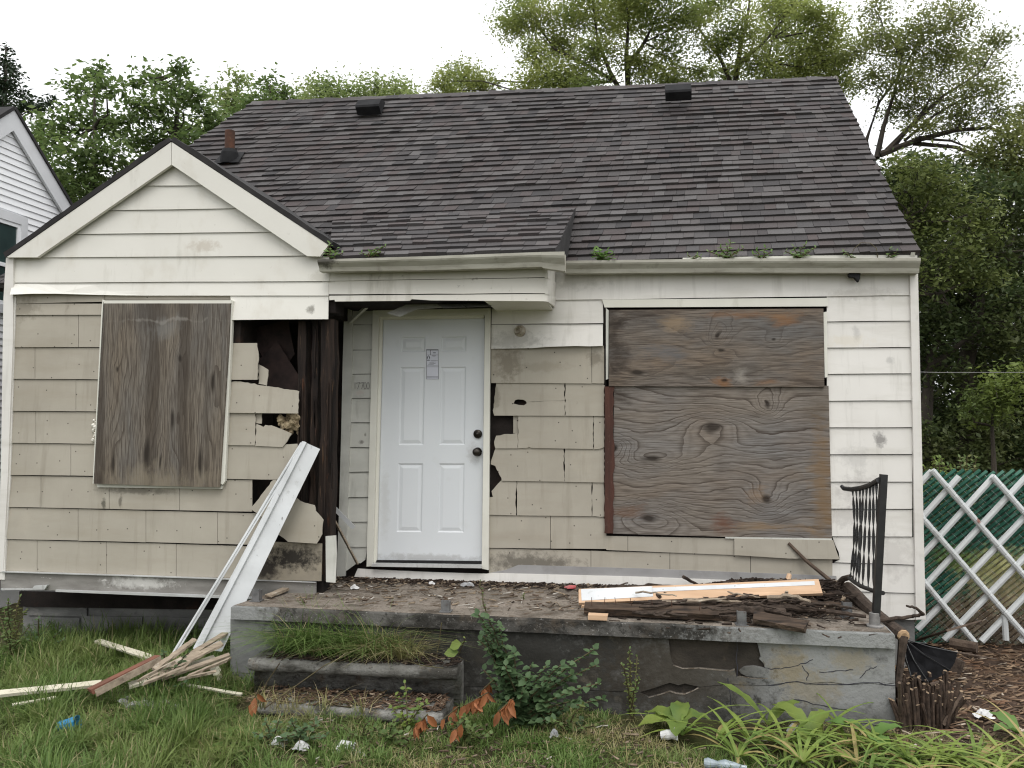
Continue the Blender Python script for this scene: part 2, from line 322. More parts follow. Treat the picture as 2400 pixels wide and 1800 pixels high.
nt_.links.new(cc_, bs__.inputs['Base Color']); bs__.inputs['Roughness'].default_value = .95; bs__.inputs['Specular IOR Level'].default_value = .15
m_roofdk = surf('roof_edge_dark', (.022, .021, .021), (.035, .033, .033), (8, 8, 8), rough=.95)
m_paper = surf('white_notice_paper', (.66, .67, .74), (.62, .63, .70), (8, 8, 8), rough=.7)
m_ink = surf('black_ink', (.03, .03, .04), rough=.7)
m_pencil = surf('grey_pencil_mark', (.16, .155, .15), (.3, .29, .27), (50, 50, 50), rough=.9)
m_bulb = surf('dirty_porcelain', (.5, .46, .38), (.22, .18, .13), (25, 25, 25), rough=.5, bump=.4)

xl = at(22, 900, YL).x; xr = at(2156, 1000, 0).x
house = thing('house', 'boarded up one storey house with dark shingle roof and torn white siding', 'house', ((xl + xr) / 2, 2.0, 0))
z_eave = at(1700, 625, 0).z; z_floor = at(1300, 1385, 0).z
EVR = at(2157, 591, -0.14); tR = (EVR.x - CAM.x) / ray(1958, 182).x; RGR = CAM + ray(1958, 182) * tR
RGL = at(591, 241, RGR.y); Y_R = RGR.y
# front roof plane: hip line at its left end seen at (445, 342)
Nf = (RGR - EVR).cross(Vector((1, 0, 0))).normalized()
if Nf.z < 0: Nf = -Nf
hip = atpl(445, 342, EVR, Nf)
kx = (hip - RGL); EVL = RGL + kx * ((EVR.z - RGL.z) / kx.z)
# ---- solid body: walls behind the cladding
mb = MB()
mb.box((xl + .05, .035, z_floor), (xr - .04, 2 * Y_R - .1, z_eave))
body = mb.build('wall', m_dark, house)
mb = MB()                                             # right gable end and side in lap siding, seen only from a step to the right
zb = at(2150, 1450, 0).z; nrow = 14
for i in range(nrow + 13):
    z0 = zb + .205 * i; z1 = z0 + .207
    lim = lambda z: 0.0 if z < z_eave else (z - z_eave) / max(.01, RGR.z - z_eave) * Y_R
    if lim(z0) > Y_R - .2: break
    a0, a1 = lim(z0), min(lim(z1), Y_R - .02)
    mb.prism([Vector((xr - .012, a0 + .02, z0)), Vector((xr - .012, 2 * Y_R - a0 - .1, z0)), Vector((xr - .024, 2 * Y_R - a1 - .1, z1)), Vector((xr - .024, a1 + .02, z1))],
             [Vector((xr - .04, a0 + .02, z0)), Vector((xr - .04, 2 * Y_R - a0 - .1, z0)), Vector((xr - .04, 2 * Y_R - a1 - .1, z1)), Vector((xr - .04, a1 + .02, z1))])
mb.build('side_siding', m_white, house)
# ---- left block body with its broken opening
zs_b = at(300, 1384, YL).z; z_gt = at(400, 600, YL).z
mb = MB()
xo0 = at(560, 900, YL).x; xo1 = at(783, 900, YL).x
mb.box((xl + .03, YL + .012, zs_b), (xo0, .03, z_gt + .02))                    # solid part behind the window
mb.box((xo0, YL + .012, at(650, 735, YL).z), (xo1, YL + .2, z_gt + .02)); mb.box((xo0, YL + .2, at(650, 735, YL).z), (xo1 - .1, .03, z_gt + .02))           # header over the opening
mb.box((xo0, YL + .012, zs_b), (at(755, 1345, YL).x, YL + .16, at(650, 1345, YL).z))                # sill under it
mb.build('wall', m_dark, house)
mb = MB()
tk = [((585, 770), (675, 750), (690, 830), (640, 900), (620, 850)), ((600, 850), (650, 800), (700, 880), (705, 930), (640, 925)), ((700, 760), (735, 760), (733, 1250), (702, 1250))]
for q, p_ in enumerate(tk): mb.piece(p_, YL + .30 - .05 * q, .004)
mb.build('torn_paper', m_tar, house)
for (xa, xb_, y0, y1, dy) in ((700, 717, 752, 1260, .05), (731, 745, 750, 1262, .06), (754, 784, 748, 1362, .03)):
    mb = MB(); n = 12
    rings = []
    for i in range(n + 1):
        k = i / n; y = y0 + (y1 - y0) * k; sh = -14 * k * k if xa > 750 else -8 * k * k
        a = at(xa + sh + rnd.uniform(-2, 2), y, YL + dy); b = at(xb_ + sh + rnd.uniform(-2, 2), y, YL + dy)
        rings.append([a + Vector((0, rnd.uniform(-.008, .008), 0)), b, b + Vector((0, .1, 0)), a + Vector((0, .1, 0))])
    mb.loft(rings)
    for k in range(5):                               # splintered ribs of rotten grain
        x = rnd.uniform(xa + 2, xb_ - 4); ya = rnd.uniform(y0, y1 - 200); sh = -10 * ((ya - y0) / (y1 - y0)) ** 2
        mb.piece([(x + sh, ya), (x + sh + rnd.uniform(2, 5), ya + 8), (x + sh + rnd.uniform(1, 4) - 3, ya + rnd.uniform(90, 260)), (x + sh - 2, ya + 80)], YL + dy - .004, .012)
    mb.build('wall_stud', m_rot, house)
mb = MB(); P0 = at(676, 992, YL + .06)
for _ in range(46):
    c = P0 + Vector((rnd.uniform(-.085, .085), rnd.uniform(-.03, .03), rnd.uniform(-.075, .085))); r = rnd.uniform(.015, .038)
    mb.lathe(c, [(r * .3, -r), (r * rnd.uniform(.7, 1), -r * .3), (r * rnd.uniform(.6, 1), r * .4), (r * .2, r)], Vector((rnd.uniform(-1, 1), rnd.uniform(-1, 1), rnd.uniform(-1, 1))), 7)
mb.build('insulation', m_insul, house)
# ---- foundation
mb = MB()
mb.box((at(52, 1450, 0.02).x, .03, -.3), (xr - .06, .35, z_floor))
fy = [1392, 1428, 1476, 1534]
for (xa, xb_, ya, yb) in ((62, 205, 1395, 1442), (190, 335, 1444, 1478), (337, 520, 1446, 1466), (60, 188, 1446, 1482), (170, 330, 1481, 1520), (333, 530, 1469, 1525), (207, 540, 1395, 1440)):
    mb.piece([(xa + 2, ya), (xb_ - 2, ya + 2), (xb_ - 2, yb + 3), (xa + 2, yb)], .03, .012 + rnd.uniform(0, .01))
mb.build('foundation', m_found, house)
mb = MB(); mb.piece([(45, 1386), (545, 1400), (545, 1430), (45, 1422)], .0, .03); mb.build('gap_shade_strip', m_dark, house)  # dark strip painting the shade in the gap above the foundation blocks
# ---- gable: bargeboards, siding courses
mb = MB()
mb.piece([(401, 333), (401.5, 386), (87, 603), (15, 603)], YL - .04, .03)
mb.piece([(402.5, 333), (770, 574), (750, 601), (719, 600), (402.5, 386)], YL - .042, .03)
mb.build('bargeboard', m_gable, house)
mb = MB(); Yg = YL
gx = lambda y, s: (402 + (87 - 402) * (y - 386) / 216 - 6) if s < 0 else (402 + (718 - 402) * (y - 386) / 212 + 6)
rows = [(383, 383, 435, 434.5), (435, 434.5, 493, 488), (493, 488, 549, 543), (549, 543, 603.5, 599)]
for a, b, c, d in rows:
    if a < 390: mb.piece([(402, 380), (gx(d, 1), d), (gx(c, -1), c)], Yg, .008, .013)
    else: mb.piece(rowpoly(gx(a, -1), gx(b, 1), a + 1.2, b + 1.2, gx(c, -1), gx(d, 1), c, d, 8, .25), Yg, .008, .013)
mb.piece(rowpoly(28, 775, 604, 600.5, 27, 772, 662.5, 658.6, 10, .3), Yg, .008, .013)
mb.build('gable_siding', m_gable, house)
mb = MB()                                             # lowest full course, its left end bent outward and hanging
n = 14; fr = []
tp = [(29 + (770 - 29) * i / n, 663.4 - 3.2 * i / n) for i in range(n + 1)]
bt = [(23 + (770 - 23) * i / n, (690.5 if i == 0 else 691.5 - 3.5 * math.exp(-((i - 1.5) / 1.6) ** 2) + (1.2 if i > 4 else 0))) for i in range(n + 1)]
f = [at(x, y, YL - .01 - .0 * i) for i, (x, y) in enumerate(tp)] + [at(x, y, YL - .024 - .05 * math.exp(-(i / 3.0) ** 2)) for i, (x, y) in list(enumerate(bt))[::-1]]
mb.prism(f, [p + Vector((0, .006, 0)) for p in f])
mb.piece([(540, 692), (770, 690), (769, 748), (650, 748.5), (543, 750)], YL - .004, .008, .03)
mb.build('bent_siding', m_gable, house)
# ---- corner trims
mb = MB(); mb.piece([(14, 604), (31, 604), (30, 800), (18, 1120), (7, 1341), (-6, 1341), (2, 1100), (8, 700)], YL - .006, .03); mb.piece([(29, 690), (37, 694), (24, 1130), (10, 1330), (8, 1330), (17, 1120)], YL - .001, .02)
mb.box((xl - .015, YL - .03, zs_b + .06), (xl + .03, -.0, z_gt)); mb.build('corner_trim', m_white, house)
mb = MB(); mb.piece([(2133, 640), (2150, 640), (2153, 1000), (2156, 1030), (2155, 1050), (2168, 1452), (2147, 1452), (2140, 1000)], -.012, .03); mb.box((xr - .02, -.035, zb), (xr + .0, .04, z_eave)); mb.build('corner_trim', m_white, house)
# ---- tan shingles of the left block
def jagged(pts, amp=1.3, step=7):
    out = []
    for (x0, y0), (x1, y1) in zip(pts, pts[1:] + pts[:1]):
        n = max(1, int(math.hypot(x1 - x0, y1 - y0) / step)); lev = abs(y1 - y0) < 9 and abs(x1 - x0) > 40
        for i in range(n): a_ = 0 if i == 0 or lev else amp; out.append((x0 + (x1 - x0) * i / n + rnd.uniform(-a_, a_), y0 + (y1 - y0) * i / n + rnd.uniform(-a_, a_)))
    return out
mb = MB(); S = lambda pts, th=.007, lap=.012, Y=YL, **k: mb.piece(jagged(pts), Y, th, lap, **k)
def course(y0l, y1l, sl, xa, xb, joints, Y=YL, lap=.012):
    """asbestos course between two px heights (at x = xa) with slope sl, split at joints"""
    js = [xa] + list(joints) + [xb]
    for a, b in zip(js[:-1], js[1:]):
        a2 = a + (.55 if a != xa else 0); b2 = b - (.55 if b != xb else 0)
        e = lambda x, y: y + sl * (x - xa) + rnd.uniform(-.35, .35)
        n = max(2, int((b - a) / 45))
        top = [(a2 + (b2 - a2) * i / n, e(a2 + (b2 - a2) * i / n, y0l + 1.0)) for i in range(n + 1)]
        bot = [(a2 + (b2 - a2) * i / n, e(a2 + (b2 - a2) * i / n, y1l)) for i in range(n + 1)]
        mb.piece(top + bot[::-1], Y, .007, lap)
lx = lambda y: 39 - (y - 690) * .052
mb.piece([(38, 688), (243, 690), (243, 707), (140, 709), (36, 712)], YL, .012); mb.piece([(243, 684), (548, 684), (548, 702.5), (243, 702.5)], YL, .004)
for (y0, y1, js, s) in ((711, 738, (), -.002), (738, 813.5, (184,), .000), (813, 888, (82,), .004), (888, 963, (178,), .006), (963, 1038, (84,), .009), (1038, 1113, (166,), .011)):
    course(y0, y1, s, lx(y1), 246, js)
course(1113, 1188, .0195, lx(1188), 591, (96, 256, 421)); course(1188, 1263, .0235, lx(1263), 640, (183, 342, 510)); course(1263, 1340, .0275, lx(1340), 640, (87, 249, 413, 583))
S([(538, 804), (602, 804), (606, 831), (603, 890), (533, 890)])
S([(606, 854), (629, 867), (625, 904), (606, 900)], Y=YL + .03)
S([(535, 894), (560, 894), (701, 917), (699, 969), (532, 967.5)], lap=.02)
S([(530, 966), (599, 966), (597, 1044), (526, 1043)])
S([(601, 994), (612, 998), (617, 1001), (622, 996), (636, 997), (660, 1006), (684, 1017), (674, 1033), (662, 1048), (598, 1045)])
S([(600, 967), (614, 967), (613, 993), (600, 992)], Y=YL + .02)
S([(527, 1041), (640, 1043), (697, 1040), (697, 1124), (620, 1124), (525, 1122)])
mb.build('shingle_siding', m_tan, house)
mb = MB(); mb.piece(jagged([(588, 1192), (616, 1155), (640, 1125), (646, 1125), (664, 1140), (680, 1165), (650, 1215), (620, 1216)]), YL - .012, .008, .03); mb.build('loose_shingle', m_tan, house)
mb = MB(); mb.piece(jagged([(640, 1192), (696, 1168), (712, 1178), (737, 1184), (740, 1198), (758, 1219), (755, 1252), (742, 1274), (675, 1270), (652, 1252)]), YL - .024, .008, .035); mb.build('loose_shingle', m_tan, house)
mb = MB(); mb.piece([(600, 1268), (640, 1270), (755, 1274), (753, 1362), (595, 1358)], YL - .02, .008, .012); mb.build('mouldy_shingle', m_mould, house)
mb = MB(); mb.piece([(763, 1257), (787, 1255), (789, 1300), (786, 1366), (764, 1364)], YL - .01, .012); mb.build('loose_board', m_strip, house)
# ---- skirt board and flashing
mb = MB(); mb.piece([(2, 1340), (100, 1340), (330, 1350), (585, 1359), (740, 1366), (740, 1408), (579, 1402), (360, 1394), (130, 1384), (2, 1380)], YL - .004, .02); mb.build('skirt_board', m_greybd, house)
mb = MB(); mb.piece([(130, 1382.5), (360, 1390), (600, 1400), (700, 1402), (700, 1405.5), (579, 1404), (360, 1396.5), (130, 1387)], YL - .028, .02); mb.piece([(2, 1379), (75, 1380), (80, 1373), (111, 1371), (104, 1382), (2, 1383.5)], YL - .03, .02)
mb.piece([(4, 1339), (330, 1349), (585, 1358), (740, 1364), (740, 1366), (585, 1360.5), (330, 1351.5), (4, 1341.5)], YL - .026, .02)
mb.build('flashing', m_alu, house)
# ---- left window: casing and plywood board
mb = MB()
mb.piece([(240, 702), (246, 706), (242, 708), (219, 1134), (217, 1134), (238, 720)], YL - .012, .03)
mb.piece([(243, 704), (542, 703.5), (542, 711), (243, 711.5)], YL - .022, .03)
mb.piece([(541, 704), (546, 705), (543, 780), (531, 1040), (527, 1128), (522, 1136), (514, 1134), (538, 720)], YL - .014, .03)
mb.piece([(226, 1134), (522, 1138), (520, 1146), (228, 1142)], YL - .01, .02)
lwin = mb.build('window_casing', m_trim, house)
m_plyL = plywood('grey_brown_plywood_upright', 'z', [(W(354, 1060, YL), .10, .42, 2.6), (W(386, 1083, YL), .06, .2, 1.6), (W(278, 1085, YL), .08, .35, 2.2), (W(283, 866, YL), .04, .10, .8), (W(418, 985, YL), .07, .35, 2.4), (W(430, 845, YL), .04, .12, 1.0), (W(480, 1085, YL), .09, .4, 2.4), (W(505, 900, YL), .07, .3, 1.6)],
    (.055, .043, .034), (.205, .175, .138), (.20, .155, .105), (.165, .155, .14), 26, 6.5, bands=.6, warmth=.35, fibre=.95, contour=.8, blobs=[(W(380, 1130, YL), (.55, .16), (.24, .205, .15), .7), (W(240, 1120, YL), (.05, .07), (.04, .03, .024), .8), (W(390, 735, YL), (.5, .12), (.09, .08, .07), .5), (W(400, 752, YL), (.45, .015), (.30, .28, .25), .5), (W(390, 770, YL), (.15, .1), (.22, .22, .21), .5)])
mb = MB(); mb.piece([(244, 711), (539, 711), (536, 800), (514, 1142), (380, 1139), (220, 1133.5), (228, 1000)], YL - .045, .018); mb.build('window_board', m_plyL, lwin)
# ---- sealing foam left of the board
mb = MB()
for k in range(14):
    c = at(222 + rnd.uniform(-4, 3), 985 + k * 3.8, YL - .02); r = rnd.uniform(.008, .02)
    mb.lathe(c, [(r * .3, -r), (r, -r * .3), (r * .8, r * .4), (r * .2, r)], Vector((rnd.uniform(-1, 1), rnd.uniform(-1, 1), 1)), 7)
mb.build('sealing_foam', surf('white_foam', (.72, .70, .64), (.6, .57, .5), (20, 20, 20), rough=.9), house)
# ---- entry overhang: fascia courses, return, soffit
mb = MB()
mb.piece(rowpoly(755, 1283, 617, 612, 755, 1283, 658, 650, 8, .6), YL + .004, .008, .013)
mb.piece(rowpoly(755, 1283, 659.2, 651.2, 755, 1283, 690, 687, 8, .5), YL + .004, .008, .014)
mb.piece([(771, 693), (1000, 691), (1283, 688.4), (1281, 706), (1010, 704), (965, 701), (960, 705), (785, 706.5), (784, 702.5), (772, 703.5)], YL - .001, .008, .012)
for (a, b, c, d) in ((612, 652, 629, 664), (650, 690, 662, 700), (688, 707, 698, 719)):   # courses on the right-hand return
    A = at(1282.5, a, YL - .012); B = at(1284, b, YL - .018); Cc = at(1303, c, -.02); D = at(1301, d, -.02)
    f = [A, B, D, Cc]; mb.prism(f, [p + Vector((-.02, 0, 0)) for p in f])
mb.build('entry_fascia', m_fascia, house)
xe = at(1279, 650, YL).x
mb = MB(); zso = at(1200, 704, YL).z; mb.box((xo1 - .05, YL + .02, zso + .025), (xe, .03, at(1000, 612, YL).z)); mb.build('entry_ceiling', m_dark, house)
mb = MB(); a = at(1135, 705.5, YL); mb.box((a.x, YL + .01, zso), (xe - .005, .0, zso + .016)); mb.build('soffit', m_trim, house)
for pts, Y, tilt in (([(906, 734), (952, 714), (985, 709), (1012, 706), (1037, 721), (978, 725), (960, 732), (937, 742.6)], -.30, .1), ([(1014, 708), (1075, 706.6), (1092, 720), (1039, 722)], -.26, .16), ([(1077, 708), (1136, 705), (1152, 717), (1094, 720)], -.24, .18)):
    mb = MB(); mb.piece(pts, Y, .004, tilt); mb.build('loose_soffit', m_strip, house)
mb = MB(); mb.beam(at(819, 756, -.06), at(866, 713, -.2), .03, .02); mb.build('loose_trim', m_strip, house)
# ---- narrow siding strip left of the door, with pencilled house number
mb = MB(); L = lambda y: 826 - (y - 750) * .030; Rr = lambda y: 875 - (y - 750) * .026
ys = [700, 761, 820, 876.5, 933, 990, 1048, 1106, 1165, 1223, 1282]
for a, b in zip(ys[:-1], ys[1:]): mb.piece(rowpoly(L(a), Rr(a), a + 1.2, a + .7, L(b), Rr(b), b, b - .5, 3, .4), 0, .006, .012)
mb.piece([(L(1282), 1280), (Rr(1282), 1280), (856, 1312), (845, 1320), (838, 1319), (812, 1338), (L(1335), 1335)], 0, .006, .012)
strip = mb.build('strip_siding', m_strip, house)
mb = MB(); YN = -.021
for st in ([(832, 896), (832, 911)], [(834.5, 898), (843, 896), (838, 912)], [(844, 898), (852, 896), (847.5, 912)]): ribbon(mb, st, YN, 1.1)
for cx in (855.5, 862.5): ribbon(mb, [(cx + 3 * math.cos(k * .63), 904 + 8 * math.sin(k * .63)) for k in range(11)], YN, 1.0)
mb.build('house_number', m_pencil, strip)
mb = MB(); mb.piece([(807, 715), (822, 712), (826, 760), (824, 900), (818, 1080), (809, 1350), (789, 1352), (795, 1180), (800, 1000), (803, 850)], -.012, .02); mb.build('corner_trim', m_strip, house)
# ---- door: frame, slab with moulded panels, hardware, notice
mb = MB()
mb.piece([(873.6, 728), (888, 743), (874, 1327), (859, 1328)], -.012, .03)
mb.piece([(873.6, 727.6), (1149.5, 722.5), (1136.5, 738), (888, 742.6)], -.0125, .03)
mb.piece([(1149.5, 723), (1145, 1336), (1129, 1333), (1136.5, 738.5)], -.0115, .03)
mb.piece([(889, 743), (897, 749), (883, 1314), (874.5, 1326)], .004, .02); mb.piece([(889, 743), (1136, 739), (1134, 746), (898, 749.5)], .0045, .02)
frame = mb.build('door_frame', m_trim, house)
mb = MB(); DQ = [(897, 748.5), (1136, 744.5), (1129, 1316), (882.5, 1313)]
def dpt(u, v, dep):
    x0 = DQ[0][0] + (DQ[3][0] - DQ[0][0]) * v; x1 = DQ[1][0] + (DQ[2][0] - DQ[1][0]) * v
    y0 = DQ[0][1] + (DQ[1][1] - DQ[0][1]) * u; y1 = DQ[3][1] + (DQ[2][1] - DQ[3][1]) * u
    return at(x0 + (x1 - x0) * u, y0 + (y1 - y0) * v, .012 + dep)
us = [0, .185, .425, .575, .825, 1]; vs = [0, .075, .138, .2, .522, .598, .882, 1]
for i in range(5):
    for j in range(7):
        u0, u1, v0, v1 = us[i], us[i + 1], vs[j], vs[j + 1]
        q = lambda m_, d: [dpt(u0 + m_, v0 + m_ * .42, d), dpt(u1 - m_, v0 + m_ * .42, d), dpt(u1 - m_, v1 - m_ * .42, d), dpt(u0 + m_, v1 - m_ * .42, d)]
        if i in (1, 3) and j in (1, 3, 5):
            rg = [q(0, 0), q(.012, .007), q(.02, .007), q(.048, .0015)]
            mb.loft(rg, cap=False); mb.add(rg[-1], [(0, 1, 2, 3)])
        else: mb.add(q(0, 0), [(0, 1, 2, 3)])
door = mb.build('door', m_door, house)
mb = MB(); mb.piece([(882, 1313.5), (1129, 1316), (1128, 1323), (881, 1319.5)], .004, .03); mb.build('door_sweep', m_black, door)
def knob(x, y, prof, name):
    mb = MB(); mb.lathe(at(x, y, .012), prof, Vector((0, -1, 0)), 20); mb.build(name, m_knob, door, smooth=True)
knob(1120, 1017, [(.001, 0), (.036, 0), (.036, .012), (.030, .02), (.014, .021), (.013, .026), (.001, .026)], 'deadbolt')
knob(1119.5, 1059, [(.001, 0), (.037, 0), (.036, .01), (.014, .016), (.013, .03), (.03, .045), (.033, .058), (.026, .07), (.012, .075), (.001, .076)], 'door_knob')
mb = MB(); NQ = lambda x, y: (999 + (1027.5 - 999) * x + .6 * y, 819 + 70 * y)
def nr(x0, y0, x1, y1, Y=.0088, th=.0006): mb.piece([NQ(x0, y0), NQ(x1, y0), NQ(x1, y1), NQ(x0, y1)], Y, th)
nr(0, 0, 1, 1, .010, .001); notice = mb.build('notice', m_paper, door)
mb = MB(); nr(0, 0, 1, .03)
for y in (.18, .545, .58, .9, .94): nr(0, y, 1, y + .008)
for x in (0, .97): nr(x, .03, x + .025, 1)
nr(.33, .03, .36, .185); nr(0, .985, 1, .993)
mb.piece([NQ(.06, .25), NQ(.18, .2), NQ(.30, .25), NQ(.30, .31), NQ(.24, .31), NQ(.24, .25), NQ(.18, .225), NQ(.12, .25), NQ(.12, .31), NQ(.06, .31)], .0088, .0006)
nr(.05, .345, .28, .36); nr(.05, .365, .28, .375); nr(.55, .1, .78, .115); nr(.55, .125, .78, .13)
for x, y, x2 in ((.45, .2, .8), (.5, .225, .75), (.35, .37, .95), (.35, .385, .8), (.25, .44, .6), (.55, .45, .8), (.25, .465, .75), (.15, .5, .6)): nr(x, y, x2, y + .007)
mb.build('print', m_ink, notice)
mb = MB(); mb.piece([(872, 1321), (1127, 1325), (1128, 1332), (870, 1328)], -.02, .06); mb.build('threshold', m_alu, house)
# ---- starter strip and flat flashing along the foot of the wall
mb = MB(); mb.piece([(838, 1333), (985, 1340), (1140, 1345), (1150, 1343), (1500, 1352), (1960, 1370), (1960, 1392), (1500, 1376), (1290, 1370), (830, 1352)], -.012, .015, .02); mb.cur = 1
for k in range(90): x = 900 + k * 11.6; y = 1341 + (x - 900) * .0245; mb.piece([(x, y), (x + 4.5, y + .1), (x + 4.5, y + 1.6), (x, y + 1.5)], -.0285, .0008)
mb.build('starter_strip', [m_white, m_ink], house)
mb = MB(); mb.piece([(1150, 1342), (1185, 1336), (1215, 1324), (1500, 1332), (1960, 1350), (1962, 1369), (1500, 1353), (1290, 1347)], -.0105, .006, .01); mb.build('flashing', m_galv, house)
# ---- right of the door: white courses over tan shingles
mb = MB()
mb.piece(rowpoly(1285, 2140, 622, 622, 1296, 2140, 703, 691.5, 12, .4), 0, .008, .012)
mb.piece(rowpoly(1153, 1413, 704.5, 701.8, 1152, 1414, 759.5, 757, 6, .5), 0, .008, .013)
n = 8; tp = [(1152 + 261 * i / n, 761 - 1.5 * i / n) for i in range(n + 1)]
bt = [(1151 + 262 * i / n, 817.5 - 7 * (i / n) ** 1.4 - (2 if 3 < i < 7 else 0)) for i in range(n + 1)]
f = [at(x, y, -.008) for x, y in tp] + [at(x, y, -.022 - .03 * math.sin(math.pi * .8 * i / n)) for i, (x, y) in list(enumerate(bt))[::-1]]
mb.prism(f, [p + Vector((0, .006, 0)) for p in f])
yb = [690, 753, 814.5, 876, 939, 1001.5, 1064.5, 1128.5, 1192, 1256.5]
for a, b in zip(yb[:-1], yb[1:]): mb.piece(rowpoly(1938, 2138, a + 2.0, a + 1.5 + (a - 1000) * .006, 1938, 2138, b + .3, b - .3 + (b - 1000) * .006, 4, .3), 0, .008, .012)
mb.piece([(1951, 1258.4), (2148, 1259), (2150, 1324), (2060, 1321), (1956, 1318), (1968, 1312), (1966, 1295), (1959, 1280)], 0, .008, .012)
mb.piece(rowpoly(1951, 2149, 1319.8, 1325.2, 1951, 2149, 1385, 1390, 4, .3), 0, .008, .012); mb.piece(rowpoly(1951, 2150, 1386.5, 1391.5, 1951, 2150, 1447, 1453, 4, .3), 0, .008, .012)
mb.build('siding', m_white, house)
mb = MB()
S2 = lambda p_, **k: mb.piece(jagged(p_), 0, .007, .012, **k)
course(808, 898, .003, 1151, 1416, (1387,), 0); 
S2([(1165, 897), (1323, 897), (1323, 974), (1158, 974), (1155, 960), (1160, 940), (1162, 915)]) if False else None
# course with the torn hole: two pieces meet along the hole's height
S2([(1163, 897), (1323, 897), (1323, 940), (1234, 943), (1231, 939), (1226, 937), (1214, 936), (1207, 938), (1203, 947), (1157, 948), (1160, 925)], yt=897, yb=975)
S2([(1157, 946), (1204, 946), (1216, 949), (1228, 950), (1234, 946), (1234, 941), (1323, 938), (1323, 974.5), (1158, 974), (1155, 962)], yt=897, yb=975)
S2([(1325, 896), (1416, 897), (1416, 975), (1325, 974.5)])
S2([(1214.5, 972), (1390, 974), (1390, 1052.5), (1245, 1050), (1240, 1047), (1235, 1051), (1214.5, 1051)]); S2([(1392, 973), (1416, 974), (1416, 1048), (1405, 1052), (1392, 1053)])
S2([(1163, 1021), (1190, 1017), (1213, 1015), (1213, 1051), (1161, 1051), (1158, 1036)], yt=973)
mb.piece([(1203, 974), (1214, 974), (1214, 1016), (1203, 1016)], .014, .004)
S2([(1163, 1047), (1321, 1048), (1322, 1129), (1176, 1127), (1175, 1120), (1161, 1092), (1150, 1088), (1156, 1066)]); S2([(1323.5, 1048), (1416, 1049), (1416, 1131), (1323.5, 1129.5)])
S2([(1177, 1124), (1210, 1126), (1209, 1167), (1156, 1167), (1152, 1151)], yt=1124, yb=1210); S2([(1146, 1165), (1209, 1164), (1209, 1208), (1146, 1206.5)], yt=1124)
S2([(1211.5, 1126), (1386.5, 1127), (1386.5, 1210), (1211.5, 1208)]); S2([(1388, 1127), (1416, 1128), (1416, 1211), (1388, 1210)])
def under(y0, y1, sl, xa, xb, js): course(y0, y1, sl, xa, xb, js, 0)
under(1207, 1284, .0105, 1146, 1421, (1290,)); 
mb.piece([(1421, 1256), (1471, 1257), (1471, 1291), (1421, 1289)], 0, .007, .012, yt=1210)
mb.piece([(1472, 1257), (1720, 1262), (1720, 1301), (1472, 1291)], 0, .007, .012, yt=1210); mb.piece([(1721, 1262), (1953, 1266), (1960, 1290), (1968, 1311), (1848, 1309), (1721, 1301)], -.012, .007, .02, yt=1210)
under(1284, 1352, .0255, 1146, 1951, (1385, 1570, 1759))
mb.build('shingle_siding', m_tan, house)
# ---- light fitting left on the wall, torn black lamp under the gutter
mb = MB(); c = at(1219, 776, -.02)
mb.lathe(c, [(.001, 0), (.05, 0), (.048, .012), (.03, .022), (.026, .05), (.03, .055), (.024, .056), (.02, .03), (.001, .028)], Vector((-.25, -1, .05)), 18); mb.build('lamp_holder', m_bulb, house, smooth=True)
mb = MB(); mb.piece([(1991, 634), (2017, 634), (2016, 652), (2013, 660), (2008, 655), (2004, 650), (1993, 649), (1990, 645)], -.05, .05); mb.build('torn_bracket', m_black, house)
# ---- big window: casing, two boards
mb = MB()
mb.piece([(1413, 703), (1421, 720), (1421, 1245), (1415, 1245), (1415, 720)], .012, .02); mb.build('window_recess', m_dark, house)
mb = MB()
mb.piece([(1411, 702), (1941, 698), (1941, 718), (1417, 720.5)], -.014, .012)
rwin = mb.build('window_casing', m_trim, house); mb = MB()
mb.piece([(1420, 722), (1426.5, 727), (1425.5, 888), (1420, 890)], -.02, .02); mb.build('casing_strip', m_strip, rwin); mb = MB(); mb.piece([(1930, 732), (1938, 730), (1940, 884), (1933, 885)], -.02, .02); mb.build('casing_strip', m_trim, rwin); mb = MB()
mb.piece([(1700, 1257), (1950, 1262), (1950, 1267), (1700, 1262)], -.008, .02)
mb.build('sill_strip', m_strip, rwin)
dk = [(x_, a_, b_, c_) for x_, a_, b_, c_ in ((W(1690, 786), .09, .06, 1.5), (W(1697, 824), .07, .05, 1.1), (W(1695, 892), .10, .05, 1.2), (W(1815, 795), .09, .05, .9), (W(1500, 865), .35, .1, 1.4))]
DKB = (.032, .024, .019); RST = (.23, .115, .05)
m_plyA = plywood('weathered_plywood_upper', 'x', [(W(1690, 786), .08, .11, 3.2), (W(1697, 824), .10, .05, -1.8), (W(1695, 892), .10, .05, 1.4), (W(1815, 795), .06, .05, 1.2), (W(1490, 870), .25, .10, 2.0)], (.045, .034, .027), (.215, .175, .138), (.22, .145, .085), (.165, .158, .15), 9, 6.0, warmth=.6, fibre=.9, contour=.55,
    blobs=[(W(1440, 780), (.13, .5), DKB, .85), (W(1500, 740), (.3, .08), DKB, .6), (W(1580, 760), (.13, .07), (.30, .22, .14), .7), (W(1570, 830), (.2, .1), (.13, .13, .135), .8), (W(1650, 870), (.5, .06), (.06, .05, .04), .6), (W(1720, 740), (.25, .04), RST, .6), (W(1830, 750), (.14, .06), RST, .7), (W(1690, 895), (.08, .05), RST, .8), (W(1800, 895), (.12, .04), (.2, .11, .06), .7), (W(1740, 880), (.07, .05), (.36, .33, .29), .7), (W(1900, 900), (.2, .05), (.06, .045, .035), .6)])
